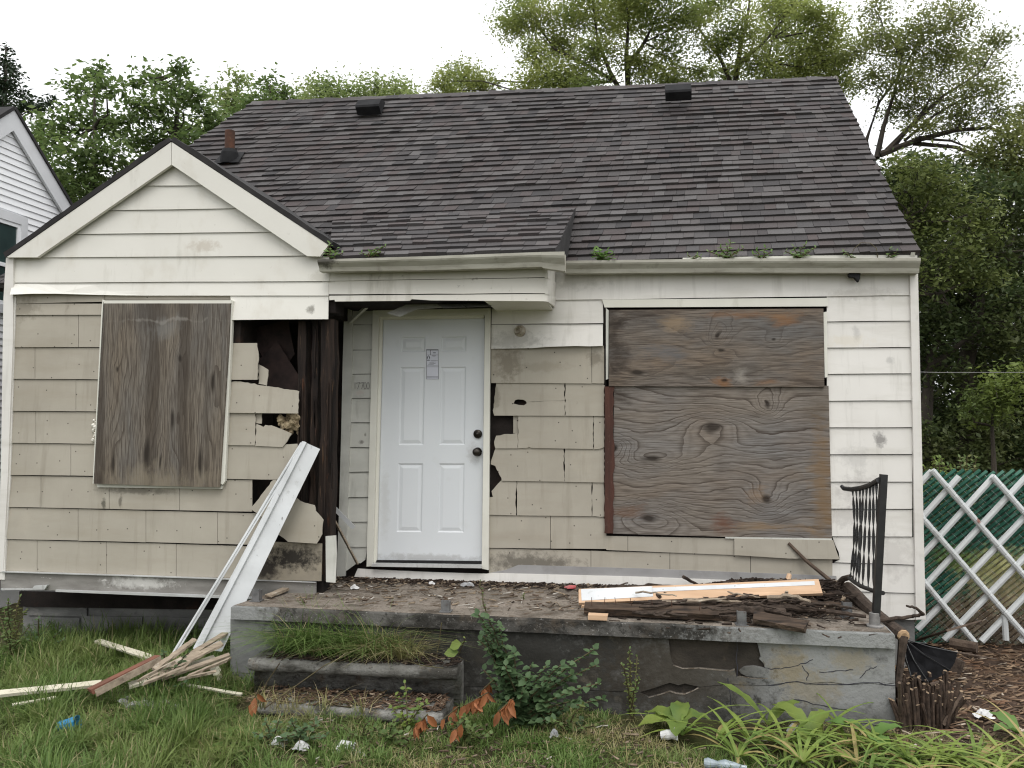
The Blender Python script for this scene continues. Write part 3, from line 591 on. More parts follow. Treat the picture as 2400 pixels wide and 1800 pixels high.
m_plyB = plywood('weathered_plywood_lower', 'x', [(W(1799, 945), .09, .11, 2.6), (W(1664, 1006), .22, .14, -3.0), (W(1525, 1075), .30, .10, 3.0), (W(1445, 1050), .12, .10, -3.6), (W(1800, 1168), .13, .15, 3.2), (W(1520, 1212), .26, .13, -3.6)],
    (.048, .035, .027), (.245, .213, .18), (.23, .155, .10), (.222, .212, .202), 13, 9.0, warmth=.35, fibre=.75, contour=.95, st=(.55, 0, 1.4), blobs=[(W(1925, 1150), (.10, .6), (.20, .125, .06), .75), (W(1700, 1225), (.12, .09), (.14, .055, .03), .8), (W(1800, 1235), (.3, .05), (.27, .18, .10), .7), (W(1470, 1200), (.2, .08), (.15, .075, .04), .6), (W(1445, 930), (.15, .08), DKB, .6), (W(1780, 1160), (.12, .09), (.3, .2, .12), .5), (W(1920, 960), (.15, .2), (.1, .075, .05), .5)])
mb = MB(); mb.piece([(1428, 726.5), (1930, 723), (1932, 907), (1427, 905)], -.03, .018); mb.build('window_board', m_plyA, rwin)
mb = MB(); mb.piece([(1439, 902), (1942, 904), (1944, 1000), (1950, 1262), (1690, 1258), (1436, 1250.5)], -.01, .018); lb = mb.build('window_board', m_plyB, rwin)
m_redw = surf('red_brown_frayed_edge', (.085, .038, .028), (.055, .028, .022), (30, 30, 2), stains=[((.16, .11, .08), (50, 50, 30), .6, .7, .6)], rough=.95, bump=.5, bs=(90, 90, 12))
mb = MB(); rg = []
ed = [(1418, 906), (1440, 906)] ; e1 = [(1417 + rnd.uniform(-.6, .6), 906 + 344 * i / 20) for i in range(21)]; e2 = [(1437 + rnd.uniform(-1, 4), 906 + 344 * i / 20) for i in range(21)]
mb.piece(e1 + e2[::-1], -.03, .01); mb.build('board_edge', m_redw, rwin)
# ---- gutters
PROF = [(0, 0), (0, -.105), (-.075, -.105), (-.085, -.07), (-.112, -.035), (-.118, -.022), (-.118, 0), (-.112, 0), (-.106, -.03), (-.08, -.065), (-.07, -.096), (-.006, -.096), (-.006, 0)]
def gutter(pts, sc=1.0, name='gutter', end=None):
    """pts: (front lip point, height) list; profile hangs from the lip"""
    mb = MB(); rings = []
    for P, h in pts: rings.append([P + Vector((0, (y + .118) * sc, z * h / .105)) for y, z in PROF])
    mb.loft(rings); return mb.build(name, m_gutter, house)
Yl2 = YL - .17; hh = lambda a, b: (a - b).length
gutter([(at(744, 608, Yl2), .084), (at(1000, 600.5, Yl2), .096), (at(1268, 590.5, Yl2), .100), (at(1270, 590.5, Yl2 - .004), .108), (at(1323, 589.5, Yl2 - .03), .135)])
gutter([(at(1324, 611, -.16), .094), (at(1700, 606, -.16), .100), (at(2158, 604, -.16), .108)])
mb = MB(); mb.piece([(1600, 604), (2150, 595), (2150, 607), (1600, 609)], -.10, .02); mb.build('fascia_board', m_trim, house)
# ---- roof
def patch(EL, ER, RR, RL):
    return lambda s, t: EL.lerp(ER, s).lerp(RL.lerp(RR, s), t)
def shingled(mb, P, n, L0, rows, seed, t0=0.0, t1=1.0, hole=None):
    r = random.Random(seed)
    for i in range(rows):
        a = t0 + (t1 - t0) * i / rows; b = min(1.0, a + (t1 - t0) / rows * 1.12)
        Lw = (P(1, a) - P(0, a)).length; s = -r.random() * .2 / Lw; prevl = .006; ph = r.uniform(0, 6); row_w = r.uniform(.009, .016)
        while s < 1:
            wd = r.choice((.08, .10, .11, .13, .15, .18)) * r.uniform(.9, 1.1) / Lw; s1 = max(0, s); s2 = min(1, s + wd - .002 / Lw)
            if s2 - s1 > .004:
                lf = row_w + r.uniform(-.002, .007) + .005 * math.sin(s * 23 + ph); lf2 = lf + r.uniform(-.003, .005)
                q = [P(s1, a) + n * (lf + .006), P(s2, a) + n * (lf2 + .006), P(s2, b) + n * .003, P(s1, b) + n * .003, P(s1, a) + n * -.01, P(s2, a) + n * -.01]
                mb.add(q, [(0, 1, 2, 3), (4, 5, 1, 0), (0, 3, 4), (1, 5, 2)])
            s += wd
    ns_, nt_ = 24, 8
    for dd in (.005, .045):
        g = [P(i / ns_, t0 + (t1 - t0) * j / nt_) - n * dd for j in range(nt_ + 1) for i in range(ns_ + 1)]
        mb.add(g, [(j * (ns_ + 1) + i, j * (ns_ + 1) + i + 1, (j + 1) * (ns_ + 1) + i + 1, (j + 1) * (ns_ + 1) + i) for j in range(nt_) for i in range(ns_)])
    for s_ in (0, 1): mb.add([P(s_, t0) - n * .005, P(s_, t1) - n * .005, P(s_, t1) - n * .045, P(s_, t0) - n * .045], [(0, 1, 2, 3)])
    mb.add([P(0, t0) - n * .005, P(1, t0) - n * .005, P(1, t0) - n * .045, P(0, t0) - n * .045], [(0, 1, 2, 3)])
def nrm(P):
    v = (P(1, 0) - P(0, 0)).cross(P(0, 1) - P(0, 0)).normalized(); return v if v.z > 0 else -v
Pm = patch(EVL, EVR, RGR, RGL); nm = nrm(Pm); SL = (RGR - EVR).length
mb = MB(); shingled(mb, Pm, nm, SL, 34, 3)
r2 = random.Random(9)
for i in range(44):                                  # ridge caps
    a = RGL.lerp(RGR, i / 44); b = RGL.lerp(RGR, (i + 1.15) / 44); dn = Vector((0, -.075, -.07)); up = Vector((0, 0, r2.uniform(.012, .03)))
    mb.add([a + up + dn, b + Vector((0, 0, .01)) + dn, b + Vector((0, 0, .016)), a + up, b + Vector((0, .1, -.08)), a + Vector((0, .1, -.07))], [(0, 1, 2, 3), (3, 2, 4, 5)])
BK = Vector((0, 2 * (Y_R - EVR.y), 0))
f = [RGR, RGL, EVL + BK, EVR + BK]; mb.prism(f, [p - Vector((0, 0, .04)) for p in f])
f = [RGL - nm * .01, EVL - nm * .01, EVL + BK]; mb.prism(f, [p - Vector((-.02, 0, .04)) for p in f])
roof = mb.build('roof', m_roof, house)
mb = MB(); o_ = Vector((-.035, 0, 0)); f = [EVR + o_, RGR + o_, RGR + o_ + Vector((0, 0, -.13)), EVR + o_ + Vector((0, .06, -.10))]; mb.prism(f, [p + Vector((-.03, 0, 0)) for p in f]); mb.build('rake_board', m_trim, house)
mb = MB()                                            # entry roof, flatter, lying over the foot of the main slope
TR = atpl(1349, 488, EVR + nm * .035, nm); BR = at(1302, 590, YL - .13); BLf = at(752, 600, YL - .13); BLf.z = BR.z; TL = Vector((BLf.x - .35, TR.y, TR.z))
BLf = Vector((at(772, 600, YL - .13).x, BLf.y, BR.z)); Pe = patch(BLf, BR, TR, TL); ne = nrm(Pe)
shingled(mb, Pe, ne, 1, 9, 21)
entry_roof = mb.build('entry_roof', m_roof, house)
mb = MB(); JB = at(1330, 601, -.13)
f = [BR + Vector((.003, 0, .008)), TR + Vector((.003, 0, .004)), JB, Vector((JB.x - .02, BR.y + .1, BR.z - .04))]; mb.prism(f, [p + Vector((-.03, .01, -.01)) for p in f])
mb.build('flashing', m_roofdk, entry_roof)
mb = MB()                                            # gable roof over the left block
pk = at(401, 330, YL - .075); lt = at(12, 603, YL - .075); rt = at(775, 577, YL - .075)
for tip, sgn in ((lt, -1), (rt, 1)):
    n = 16; rings = []
    yb_ = 2.2
    for i in range(n + 1):
        k = i / n; p = pk.lerp(tip, k); j = rnd.uniform(0, .012)
        up = Vector((sgn * .02, 0, .028 + j)); rings.append([p + Vector((0, 0, .0)), p + up, p + up + Vector((0, yb_ - p.y, 0)), p + Vector((0, yb_ - p.y, 0))])
    mb.loft(rings)
mb.build('gable_roof', m_roofdk, house)
def vent(px, py, w_, h_):
    A = atpl(px, py, EVR, nm); ex = Vector((1, 0, 0)); ey = nm.cross(ex).normalized(); ey = ey if ey.z > 0 else -ey
    mb = MB(); q = lambda a, b, c: A + ex * a + ey * b + nm * c
    prof = [(-.02, -.01), (-.02, .085), (.0, .10), (.12, .10), (.19, .05), (.22, .0)]
    rg = [[q(x, b, c) for b, c in prof] for x in (-w_ / 2, w_ / 2)]
    mb.loft(rg); 
    mb.build('roof_vent', m_black, roof)
vent(866, 265, .27, .2); vent(1590, 232, .26, .2)
A = atpl(538, 375, EVR, nm); mb = MB(); mb.lathe(A - Vector((0, 0, .06)), [(.001, 0), (.052, 0), (.052, .37), (.05, .375), (.043, .37), (.043, .2), (.001, .2)], Vector((0, 0, 1)), 18)
pipe = mb.build('vent_pipe', m_rust, roof, smooth=False)
mb = MB(); mb.lathe(A - Vector((0, 0, .05)), [(.001, 0), (.10, .0), (.09, .12), (.075, .16), (.058, .165), (.053, .165)], Vector((0, 0, 1)), 18)
f = [A + nm * .02 + Vector((sx * .16, 0, 0)) + (RGR - EVR).normalized() * sy for sx, sy in ((-.9, -.1), (.9, -.1), (.8, .14), (-.8, .14))]; mb.prism(f, [p - nm * .004 for p in f]); mb.build('flashing', m_black, pipe)
# ================================================================== PORCH
zs = at(1500, 1375, 0).z
FL = atz(541, 1419, zs); FR = atz(2098, 1484, zs); BL = atz(735, 1354, zs); BRr = Vector((FR.x + .06, -.005, zs)); BL.y = min(BL.y, -.02)
th_s = zs - atpl(2098, 1521, FR, Vector((0, 1, 0))).z
m_slab = surf('mossy_concrete_slab', (.15, .145, .135), (.09, .085, .078), (3, 3, 3), stains=[((.026, .024, .021), (3, 3, 5), .42, .56, .88), ((.15, .115, .08), (3, 5, 3), .55, .7, .5), ((.38, .37, .35), (55, 55, 55), .60, .68, .55), ((.012, .012, .011), (22, 22, 22), .56, .64, .6)],
    blobs=[((FR.x - .35, FR.y, zs - .05), (.85, .4), (.27, .275, .27), .92), ((FL.x + .06, FL.y, zs - .05), (.3, .25), (.27, .275, .27), .85)], rough=.95, bump=.8, bs=(45, 45, 45), spec=.15)
m_slabtop = surf('gritty_slab_top', (.25, .215, .18), (.17, .148, .122), (4, 4, 4), stains=[((.05, .04, .03), (3, 6, 3), .5, .66, .8), ((.42, .38, .33), (48, 48, 48), .63, .68, .8), ((.08, .055, .035), (14, 14, 14), .54, .64, .7), ((.05, .04, .032), (50, 50, 50), .56, .62, .6)], rough=.95, bump=.8, bs=(60, 60, 60), spec=.15)
m_base = surf('cracked_cement_render', (.15, .148, .14), (.085, .082, .075), (3, 3, 3), stains=[((.028, .027, .024), (1.3, 1.3, 3.4), .47, .62, .85), ((.20, .165, .11), (4, 4, 5), .58, .7, .55), ((.30, .30, .29), (9, 9, 9), .62, .74, .5), ((.3, .3, .29), (60, 60, 60), .64, .7, .35), ((.03, .03, .028), (24, 24, 24), .6, .68, .5)],
    blobs=[((FR.x - .32, FR.y + .02, .3), (.72, .6), (.275, .28, .275), .85), ((FL.x + .1, FL.y + .02, .3), (.35, .6), (.22, .225, .22), .8), ((FR.x - .62, FR.y + .02, .35), (.13, .14), (.24, .20, .13), .75), ((FR.x - .25, FR.y + .02, .4), (.16, .1), (.25, .22, .16), .7), ((FR.x - .5, FR.y + .02, .22), (.2, .12), (.23, .2, .14), .65), ((FR.x - .3, FR.y + .02, .05), (.6, .08), (.12, .12, .115), .6), ((FR.x - 2.3, FR.y, .3), (.95, .6), (.026, .025, .022), .85), ((FR.x - 1.35, FR.y, .3), (.6, .3), (.055, .047, .037), .75)], rough=.95, bump=.7, bs=(30, 30, 30), spec=.12)
m_step = surf('worn_grey_step', (.28, .275, .255), (.16, .155, .14), (6, 6, 6), stains=[((.035, .032, .026), (4, 4, 9), .47, .62, .85), ((.16, .11, .065), (7, 7, 7), .58, .7, .5), ((.4, .39, .37), (60, 60, 60), .63, .69, .5), ((.03, .028, .024), (30, 30, 30), .58, .66, .6)], rough=.9, bump=1.0, bs=(55, 55, 55), spec=.15)
m_soilbr = surf('brown_soil_debris', (.085, .055, .035), (.045, .03, .02), (14, 14, 14), stains=[((.20, .155, .11), (45, 45, 45), .62, .7, .7)], rough=1, bump=.9, bs=(50, 50, 50))
porch = thing('porch', 'cracked grey concrete porch with two rounded steps in front of the door', 'porch', ((FL.x + FR.x) / 2, (FL.y) / 2, 0))
def wob_line(A, B, n, amp, r=rnd): return [A.lerp(B, i / n) + (Vector((r.uniform(-amp, amp), r.uniform(-amp, amp), 0)) if 0 < i < n else Vector((0, 0, 0))) for i in range(n + 1)]
pol = wob_line(FL, FR, 40, .006) + wob_line(FR, BRr, 6, .004)[1:] + [Vector((BL.x, -.005, zs)), BL]
mb = MB()
dn = Vector((0, 0, -th_s)); rnd_e = .016
ins = lambda p, k: p + (Vector(((FL.x + FR.x) / 2, -.3, zs)) - p) * k
ring = [[p + Vector((0, 0, -th_s)) for p in pol], [p + Vector((0, rnd.uniform(0, .004), -.014)) for p in pol], [ins(p, .008) + Vector((0, 0, rnd.uniform(-.004, .001))) for p in pol]]
mb.loft(ring, cap=False); mb.add(ring[0], [tuple(range(len(pol)))[::-1]]); mb.cur = 1; mb.add([p + Vector((0, 0, .0005)) for p in ring[2]], [tuple(range(len(pol)))]); mb.cur = 0
mb.build('slab', [m_slab, m_slabtop], porch)
inz = Vector((.025, .03, 0)); c0 = FL + Vector((.02, .035, 0)); c1 = FR + Vector((-.015, .035, 0))
mb = MB(); fr = [Vector((c0.x, c0.y + .02, -.3)), Vector((c1.x, c1.y + .02, -.3)), Vector((c1.x, c1.y + .02, zs - th_s)), Vector((c0.x, c0.y + .02, zs - th_s))]
bk = [Vector((BL.x - .03, -.03, -.3)), Vector((c1.x, -.03, -.3)), Vector((c1.x, -.03, zs - th_s)), Vector((BL.x - .03, -.03, zs - th_s))]
mb.prism(fr, bk); mb.build('block_wall', surf('dark_bare_block', (.05, .042, .034), (.028, .024, .02), (5, 5, 9), stains=[((.10, .075, .055), (6, 6, 6), .6, .72, .6)], rough=1, bump=.6), porch)
PN = (c1 - c0).cross(Vector((0, 0, 1))).normalized(); PP = c0.copy()
def coat(pts, off=0.0, th=.02):
    f = [atpl(x, y, PP + PN * off, PN) for x, y in pts]
    return f, [p + Vector((0, th, 0)) for p in f]
mb = MB(); jg = lambda a, b, n, am: [(a[0] + (b[0] - a[0]) * i / n + rnd.uniform(-am, am), a[1] + (b[1] - a[1]) * i / n + rnd.uniform(-am, am)) for i in range(1, n)]
yT = lambda x: 1450 + (x - 538) * (1521 - 1455) / (2100 - 538)
up = [(540, yT(540)), (1566, yT(1566)), (1572, 1540)] + [(1578, 1558), (1600, 1566), (1640, 1565), (1680, 1569), (1712, 1572), (1722, 1568), (1726, 1586), (1760, 1588), (1800, 1589), (1750, 1585), (1736, 1578), (1732, 1572), (1745, 1563), (1768, 1561), (1793, 1566), (1790, 1555), (1780, 1545), (1783, 1538), (1774, yT(1774))] + [(2097, yT(2097)), (2098, 1600), (2070, 1604), (2040, 1601), (1990, 1604), (1940, 1598), (1900, 1601), (1860, 1597), (1800, 1606), (1700, 1604), (1640, 1610), (1622, 1606), (1605, 1602), (1590, 1606), (1570, 1600), (1552, 1606), (1535, 1612), (1500, 1622), (1300, 1615), (900, 1600), (540, 1575)]
f, b = coat(up, .0); mb.prism(f, b)
lo = [(540, 1576.5), (900, 1601.5), (1300, 1616.5), (1500, 1623), (1520, 1634), (1550, 1626), (1570, 1619), (1585, 1624), (1605, 1626), (1625, 1618), (1637, 1611.5), (1640, 1611), (1700, 1605.5), (1800, 1607.5), (1860, 1598.5), (1900, 1602.5), (1940, 1599.5), (1990, 1606), (2040, 1602.5), (2070, 1605.5), (2098, 1602), (2101, 1790), (540, 1760)]
f, b = coat(lo, -.001); mb.prism(f, b)
mb.prism([Vector((c0.x - .005, c0.y - .0, -.3)), Vector((BL.x - .045, -.03, -.3)), Vector((BL.x - .045, -.03, zs - th_s)), Vector((c0.x - .005, c0.y, zs - th_s))], [Vector((c0.x + .02, c0.y + .01, -.3)), Vector((BL.x - .03, -.02, -.3)), Vector((BL.x - .03, -.02, zs - th_s)), Vector((c0.x + .02, c0.y + .01, zs - th_s))])
mb.build('render_coat', m_base, porch)
def crack(pts, w=1.6):
    for (a, b) in zip(pts[:-1], pts[1:]):
        L = math.hypot(b[0] - a[0], b[1] - a[1]) or 1; nx, ny = -(b[1] - a[1]) / L * w * rnd.uniform(.3, .7), (b[0] - a[0]) / L * w * rnd.uniform(.3, .7)
        f, bb = coat([(a[0] + nx, a[1] + ny), (b[0] + nx, b[1] + ny), (b[0] - nx, b[1] - ny), (a[0] - nx, a[1] - ny)], .0012, .003); mb.prism(f, bb)
for pts in ([(1790, 1565), (1830, 1568), (1870, 1560), (1905, 1546)], [(1800, 1606), (1860, 1598), (1888, 1603), (1990, 1604), (2050, 1600), (2098, 1607)], [(2015, 1590), (2030, 1572), (2055, 1562)], [(1860, 1640), (1920, 1652), (1960, 1660), (1990, 1666)], [(1890, 1595), (1895, 1580), (1880, 1560)], [(1995, 1690), (2050, 1700), (2098, 1708)], [(1727, yT(1727)), (1727, 1586)], [(1920, 1575), (1960, 1572), (2000, 1570)], [(1706, 1590), (1712, 1650), (1722, 1690)]):
    q = [pts[0]]
    for a, b in zip(pts[:-1], pts[1:]):
        q += jg(a, b, 4, 2.5) + [b]
    mb = MB(); crack(q); mb.build('crack', m_ink, porch)
for pts in ([(1578, 1559), (1600, 1567), (1640, 1566), (1680, 1570), (1712, 1573), (1722, 1569)], [(1520, 1635), (1550, 1627), (1570, 1620), (1585, 1625), (1605, 1627), (1625, 1619), (1637, 1612)], [(1733, 1585), (1760, 1589.5), (1800, 1590)]):
    mb = MB(); crack(pts, 2.4); mb.build('lit_broken_edge', m_slabtop, porch)  # pale ribbons paint the light caught by the broken rim of the render
# steps
def step(xL, xR, yfr, ybk, z, zb_, r):
    mb = MB(); prof = [(ybk, z), (yfr + r, z)]
    for k in range(1, 9): a = math.pi / 2 + math.pi * k / 8; prof.append((yfr + r + r * math.cos(a) * 1.0, z - r + r * math.sin(a)))
    prof += [(yfr + r + .085, z - 2 * r - .004), (yfr + r + .085, zb_), (ybk, zb_)]
    n = 24; rings = []
    for i in range(n + 1):
        k = i / n; e = (.02 if i in (0, n) else 0)
        rings.append([Vector((xL + (xR - xL) * k, y + (e if y < yfr + r else 0) + rnd.uniform(-.002, .002), zz - (e * .5 if zz > z - .001 else 0) + rnd.uniform(-.002, .002))) for y, zz in prof])
    mb.loft(rings); return mb.build('step', m_step, porch, smooth=True)
zu = .30; ZLO = .09; pu = atz(820, 1557, zu); pl = atz(820, 1664, ZLO)
step(atz(572, 1549, zu).x, atz(1068, 1568, zu).x, pu.y, c0.y + .04, zu, -.2, .042)
step(atz(600, 1650, ZLO).x, atz(1035, 1676, ZLO).x, pl.y, pu.y + .1, ZLO, -.2, .038)
for (x, y, hgt) in ((602, 1408, 26), (1045, 1433, 26), (1738, 1464, 30), (1985, 1447, 33)):
    P = atz(x, y, zs); s_ = hgt / (F / (P - CAM).length)
    mb = MB(); mb.box((P.x - .028, P.y - .028, zs), (P.x + .028, P.y - .022, zs + s_)); mb.box((P.x - .028, P.y + .022, zs), (P.x + .028, P.y + .028, zs + s_ * .9)); mb.box((P.x - .028, P.y - .0218, zs), (P.x - .022, P.y + .0218, zs + s_ * .96)); mb.box((P.x + .022, P.y - .0218, zs), (P.x + .028, P.y + .0218, zs + s_ * .9)); mb.box((P.x - .04, P.y - .04, zs), (P.x + .04, P.y + .04, zs + .006))
    mb.build('post_base', surf('dull_cast_metal', (.20, .20, .20), (.12, .12, .12), (20, 20, 20), stains=[((.09, .05, .03), (18, 18, 18), .6, .7, .6)], rough=.6, metal=.4), porch)
# ================================================================== IRON RAILING
m_iron = surf('black_painted_iron', (.012, .012, .013), (.02, .02, .02), (20, 20, 20), rough=.4, spec=.5)
rb = atz(2050, 1468, zs)
rail = thing('railing', 'short black iron railing section with twisted bars, standing at the porch corner', 'railing', (rb.x, rb.y, zs))
pt = atpl(2071, 1112, rb, Vector((0, 1, 0))); pbm = atpl(2053, 1443, rb, Vector((0, 1, 0)))
mb = MB(); mb.beam(pbm, pt, .042, .042, Vector((0, 1, 0))); mb.build('post', m_iron, rail)
mb = MB(); mb.lathe(rb, [(.001, 0), (.055, 0), (.055, .008), (.034, .014), (.032, .085), (.026, .088), (.001, .088)], Vector((0, 0, 1)), 18); mb.build('post_socket', surf('pitted_aluminium', (.30, .29, .28), (.2, .195, .19), (30, 30, 30), rough=.6, metal=.5), rail)
def rpt(x, y, k): return at(x, y, rb.y + .56 * k)
trail = [rpt(2060, 1125, .02), rpt(2040, 1137, .35), rpt(2018, 1144, .7), rpt(1995, 1147, .95), rpt(1978, 1145, 1.1), rpt(1972, 1139, 1.14)]
mb = MB(); mb.tube(trail, [.019, .018, .018, .017, .016, .012], 8); mb.build('handrail', m_iron, rail)
brail = [rpt(2070, 1390, .0), rpt(2045, 1384, .2), rpt(2018, 1374, .5), rpt(2002, 1364, .8), rpt(1990, 1354, 1.0)]
mb = MB(); mb.tube(brail, .014, 8); mb.build('lower_rail', m_iron, rail)
def along(P, k):
    k = k * (len(P) - 1); i = min(int(k), len(P) - 2); return P[i].lerp(P[i + 1], k - i)
for j in range(8):
    k = .1 + .85 * j / 7
    A = along(trail[:4], k); B = along(brail, k); A = A - Vector((0, 0, .01)); rings = []; n = 56
    bow = Vector((.018, -.01, 0)) * (k if k > .6 else 0)
    for i in range(n + 1):
        t_ = i / n; c = A.lerp(B, t_) + bow * math.sin(math.pi * t_); a = t_ * math.pi * 3.5 + .6 * j / 7
        e1 = Vector((math.cos(a), math.sin(a), 0)) * .0088; e2 = Vector((-math.sin(a), math.cos(a), 0)) * .003
        rings.append([c + e1 + e2, c - e1 + e2, c - e1 - e2, c + e1 - e2])
    mb = MB(); mb.loft(rings); mb.build('baluster', m_iron, rail)
# ================================================================== BOARDS, STICKS AND SCRAP ON THE PORCH
m_pine = surf('fresh_orange_pine', (.54, .37, .24), (.46, .30, .185), (3, 3, 40), stains=[((.62, .42, .27), (4, 4, 60), .55, .7, .6)], rough=.7)
m_rotbd = surf('rotten_wet_board', (.085, .058, .04), (.03, .021, .015), (3, 30, 30), stains=[((.2, .14, .1), (4, 60, 60), .58, .7, .8), ((.012, .01, .009), (5, 9, 9), .5, .64, .9)], rough=.95, bump=.9, bs=(8, 80, 80))
m_bark = surf('wet_dark_bark', (.075, .055, .042), (.035, .026, .02), (25, 25, 25), stains=[((.16, .125, .095), (9, 9, 9), .6, .72, .5)], rough=.95, bump=.8, bs=(60, 60, 60))
m_barkl = surf('grey_brown_bark', (.13, .095, .07), (.07, .05, .038), (12, 12, 12), rough=.95, bump=.8, bs=(50, 50, 50))
m_cut = surf('pale_cut_wood', (.42, .29, .17), (.33, .22, .13), (30, 30, 30), rough=.9)
m_cream = surf('cream_painted_wood', (.56, .53, .42), (.47, .44, .34), (4, 4, 4), stains=[((.25, .2, .14), (9, 9, 14), .6, .72, .6)], rough=.7)
m_splint = surf('weathered_bare_wood', (.34, .28, .21), (.22, .175, .13), (5, 30, 30), stains=[((.55, .52, .44), (8, 8, 8), .58, .68, .7), ((.1, .075, .055), (9, 30, 30), .6, .72, .6)], rough=.9, bump=.4)
m_whitep = surf('white_painted_metal', (.60, .615, .62), (.52, .535, .54), (3, 3, 3), stains=[((.3, .3, .28), (14, 14, 14), .6, .72, .6), ((.12, .11, .1), (40, 40, 9), .66, .7, .7), ((.45, .46, .46), (3, 3, 3), .5, .7, .6)], rough=.4, bump=.15, bs=(9, 9, 9))
def single(name, label, cat, mat, fn, group=None, smooth=False):
    mb = MB(); fn(mb); return tag(mb.build(name, mat, None, smooth), label, cat, group)
A = at(1356, 1399, -.62); B = at(1919, 1376, -.38); A.z = zs + .075; B.z = max(B.z, zs + .12)
A = atz(1356, 1399, zs + .07); B = atz(1922, 1376, zs + .16)
bd = thing('painted_board', 'long new pine board with a white painted stripe lying on the porch debris', 'board', (A.x, A.y, zs))
ax = (B - A).normalized(); tl = Vector((0, -.62, .78)); sd_ = ax.cross(tl).normalized()
mb = MB(); mb.beam(A, B, .125, .022, tl, seg=10, jag=.002); mb.build('board', m_pine, bd)
fn_ = ax.cross(ax.cross(tl)).normalized(); fn_ = -fn_ if fn_.dot(tl) < 0 else fn_
side = ax.cross(fn_).normalized(); side = side if side.z > 0 else -side
for a0, a1, w0, w1 in ((.012, .31, -.045, .058), (.31, .98, .008, .044)):
    mb = MB(); q = lambda k, s_: A.lerp(B, k) + side * s_ + fn_ * .0135
    f = [q(a0, w0), q(a1, w0 + (.012 if a0 < .1 else .002)), q(a1 + .003, w1), q(a0, w1)]; mb.prism(f, [p - fn_ * .002 for p in f]); mb.build('paint_stripe', m_whitep, bd)
nb = thing('rotten_board', 'dark rotten board studded with upright nails below the new pine board', 'board', tuple(atz(1380, 1425, zs)))
A = atz(1366, 1424, zs + .05); B = atz(1690, 1440, zs + .05)
mb = MB(); mb.beam(A, B, .09, .045, Vector((0, -.3, 1)), seg=16, jag=.006); mb.build('board', m_rotbd, nb)
for k in (.06, .16, .25, .37, .52, .66, .84):
    c = A.lerp(B, k) + Vector((rnd.uniform(-.01, .01), rnd.uniform(-.02, .02), .02)); mb = MB(); mb.tube([c, c + Vector((rnd.uniform(-.012, .012), 0, .055))], .0022, 5); mb.build('nail', m_rust, nb)
def blk(x0, y0, x1, y1, w_, t_, z_=0.0, seg=1, jag=.002): return lambda mb: mb.beam(atz(x0, y0, zs + z_), atz(x1, y1, zs + z_), w_, t_, Vector((0, 0, 1)), seg=seg, jag=jag)
single('wood_block', 'small orange pine offcut at the porch edge, nearest the front', 'offcut', m_pine, blk(1378, 1444, 1424, 1446, .075, .03, .02))
single('wood_offcut', 'thin orange splinter of pine behind the small offcut', 'offcut', m_pine, blk(1363, 1421, 1421, 1423, .04, .012, .055))
single('dark_plank', 'short dark wet plank lying askew by the porch edge near the railing', 'plank', m_rotbd, lambda mb: mb.beam(atz(1765, 1445, zs + .05), atz(1892, 1470, zs + .02), .13, .03, Vector((0, -.2, 1)), seg=6, jag=.004))
single('wood_peg', 'short orange wood stub standing up behind the pine board', 'wood stub', m_pine, lambda mb: mb.tube([at(1845, 1366, -.3), at(1850, 1347, -.25)], [.022, .018], 8))
single('wood_sliver', 'brown upright sliver leaning on the stick pile in front of the pine board', 'sliver', m_splint, lambda mb: mb.beam(atz(1836, 1420, zs + .03), at(1844, 1386, -.75), .02, .012))
def stick(mb, pts, r0, r1, n=7, wig=.006, Yz=None):
    P = []
    for (x, y, z_) in pts: P.append(atz(x, y, zs + z_))
    Q = []
    for a, b in zip(P[:-1], P[1:]):
        for i in range(5): Q.append(a.lerp(b, i / 5) + Vector((rnd.uniform(-wig, wig), rnd.uniform(-wig, wig), rnd.uniform(-wig, wig) * .6)))
    Q.append(P[-1]); mb.tube(Q, [r0 + (r1 - r0) * i / (len(Q) - 1) for i in range(len(Q))], n)
for q, (xa, ya, za_, xb_, yb_, zb2, w_, lab) in enumerate(((1480, 1418, .02, 1790, 1405, .05, .10, 'dark charred plank under the middle of the pine board'), (1560, 1428, .03, 1760, 1420, .06, .07, 'split black board between the nailed board and the log'), (1700, 1400, .04, 1930, 1398, .06, .08, 'dark plank behind the right half of the pine board'), (1430, 1392, .02, 1640, 1384, .04, .07, 'dark board showing above the left half of the pine board'), (1820, 1425, .03, 1960, 1415, .07, .06, 'broken dark lath beside the railing debris'), (1640, 1446, .01, 1760, 1452, .02, .05, 'flat black lath at the porch edge left of the dark plank'))):
    single('rotten_lath', lab, 'scrap wood', m_rotbd, lambda mb: mb.beam(atz(xa, ya, zs + za_), atz(xb_, yb_, zs + zb2), w_, .028, Vector((0, -.35 + .1 * q, 1)), seg=12, jag=.007), 'rotten wood heaped on the porch')
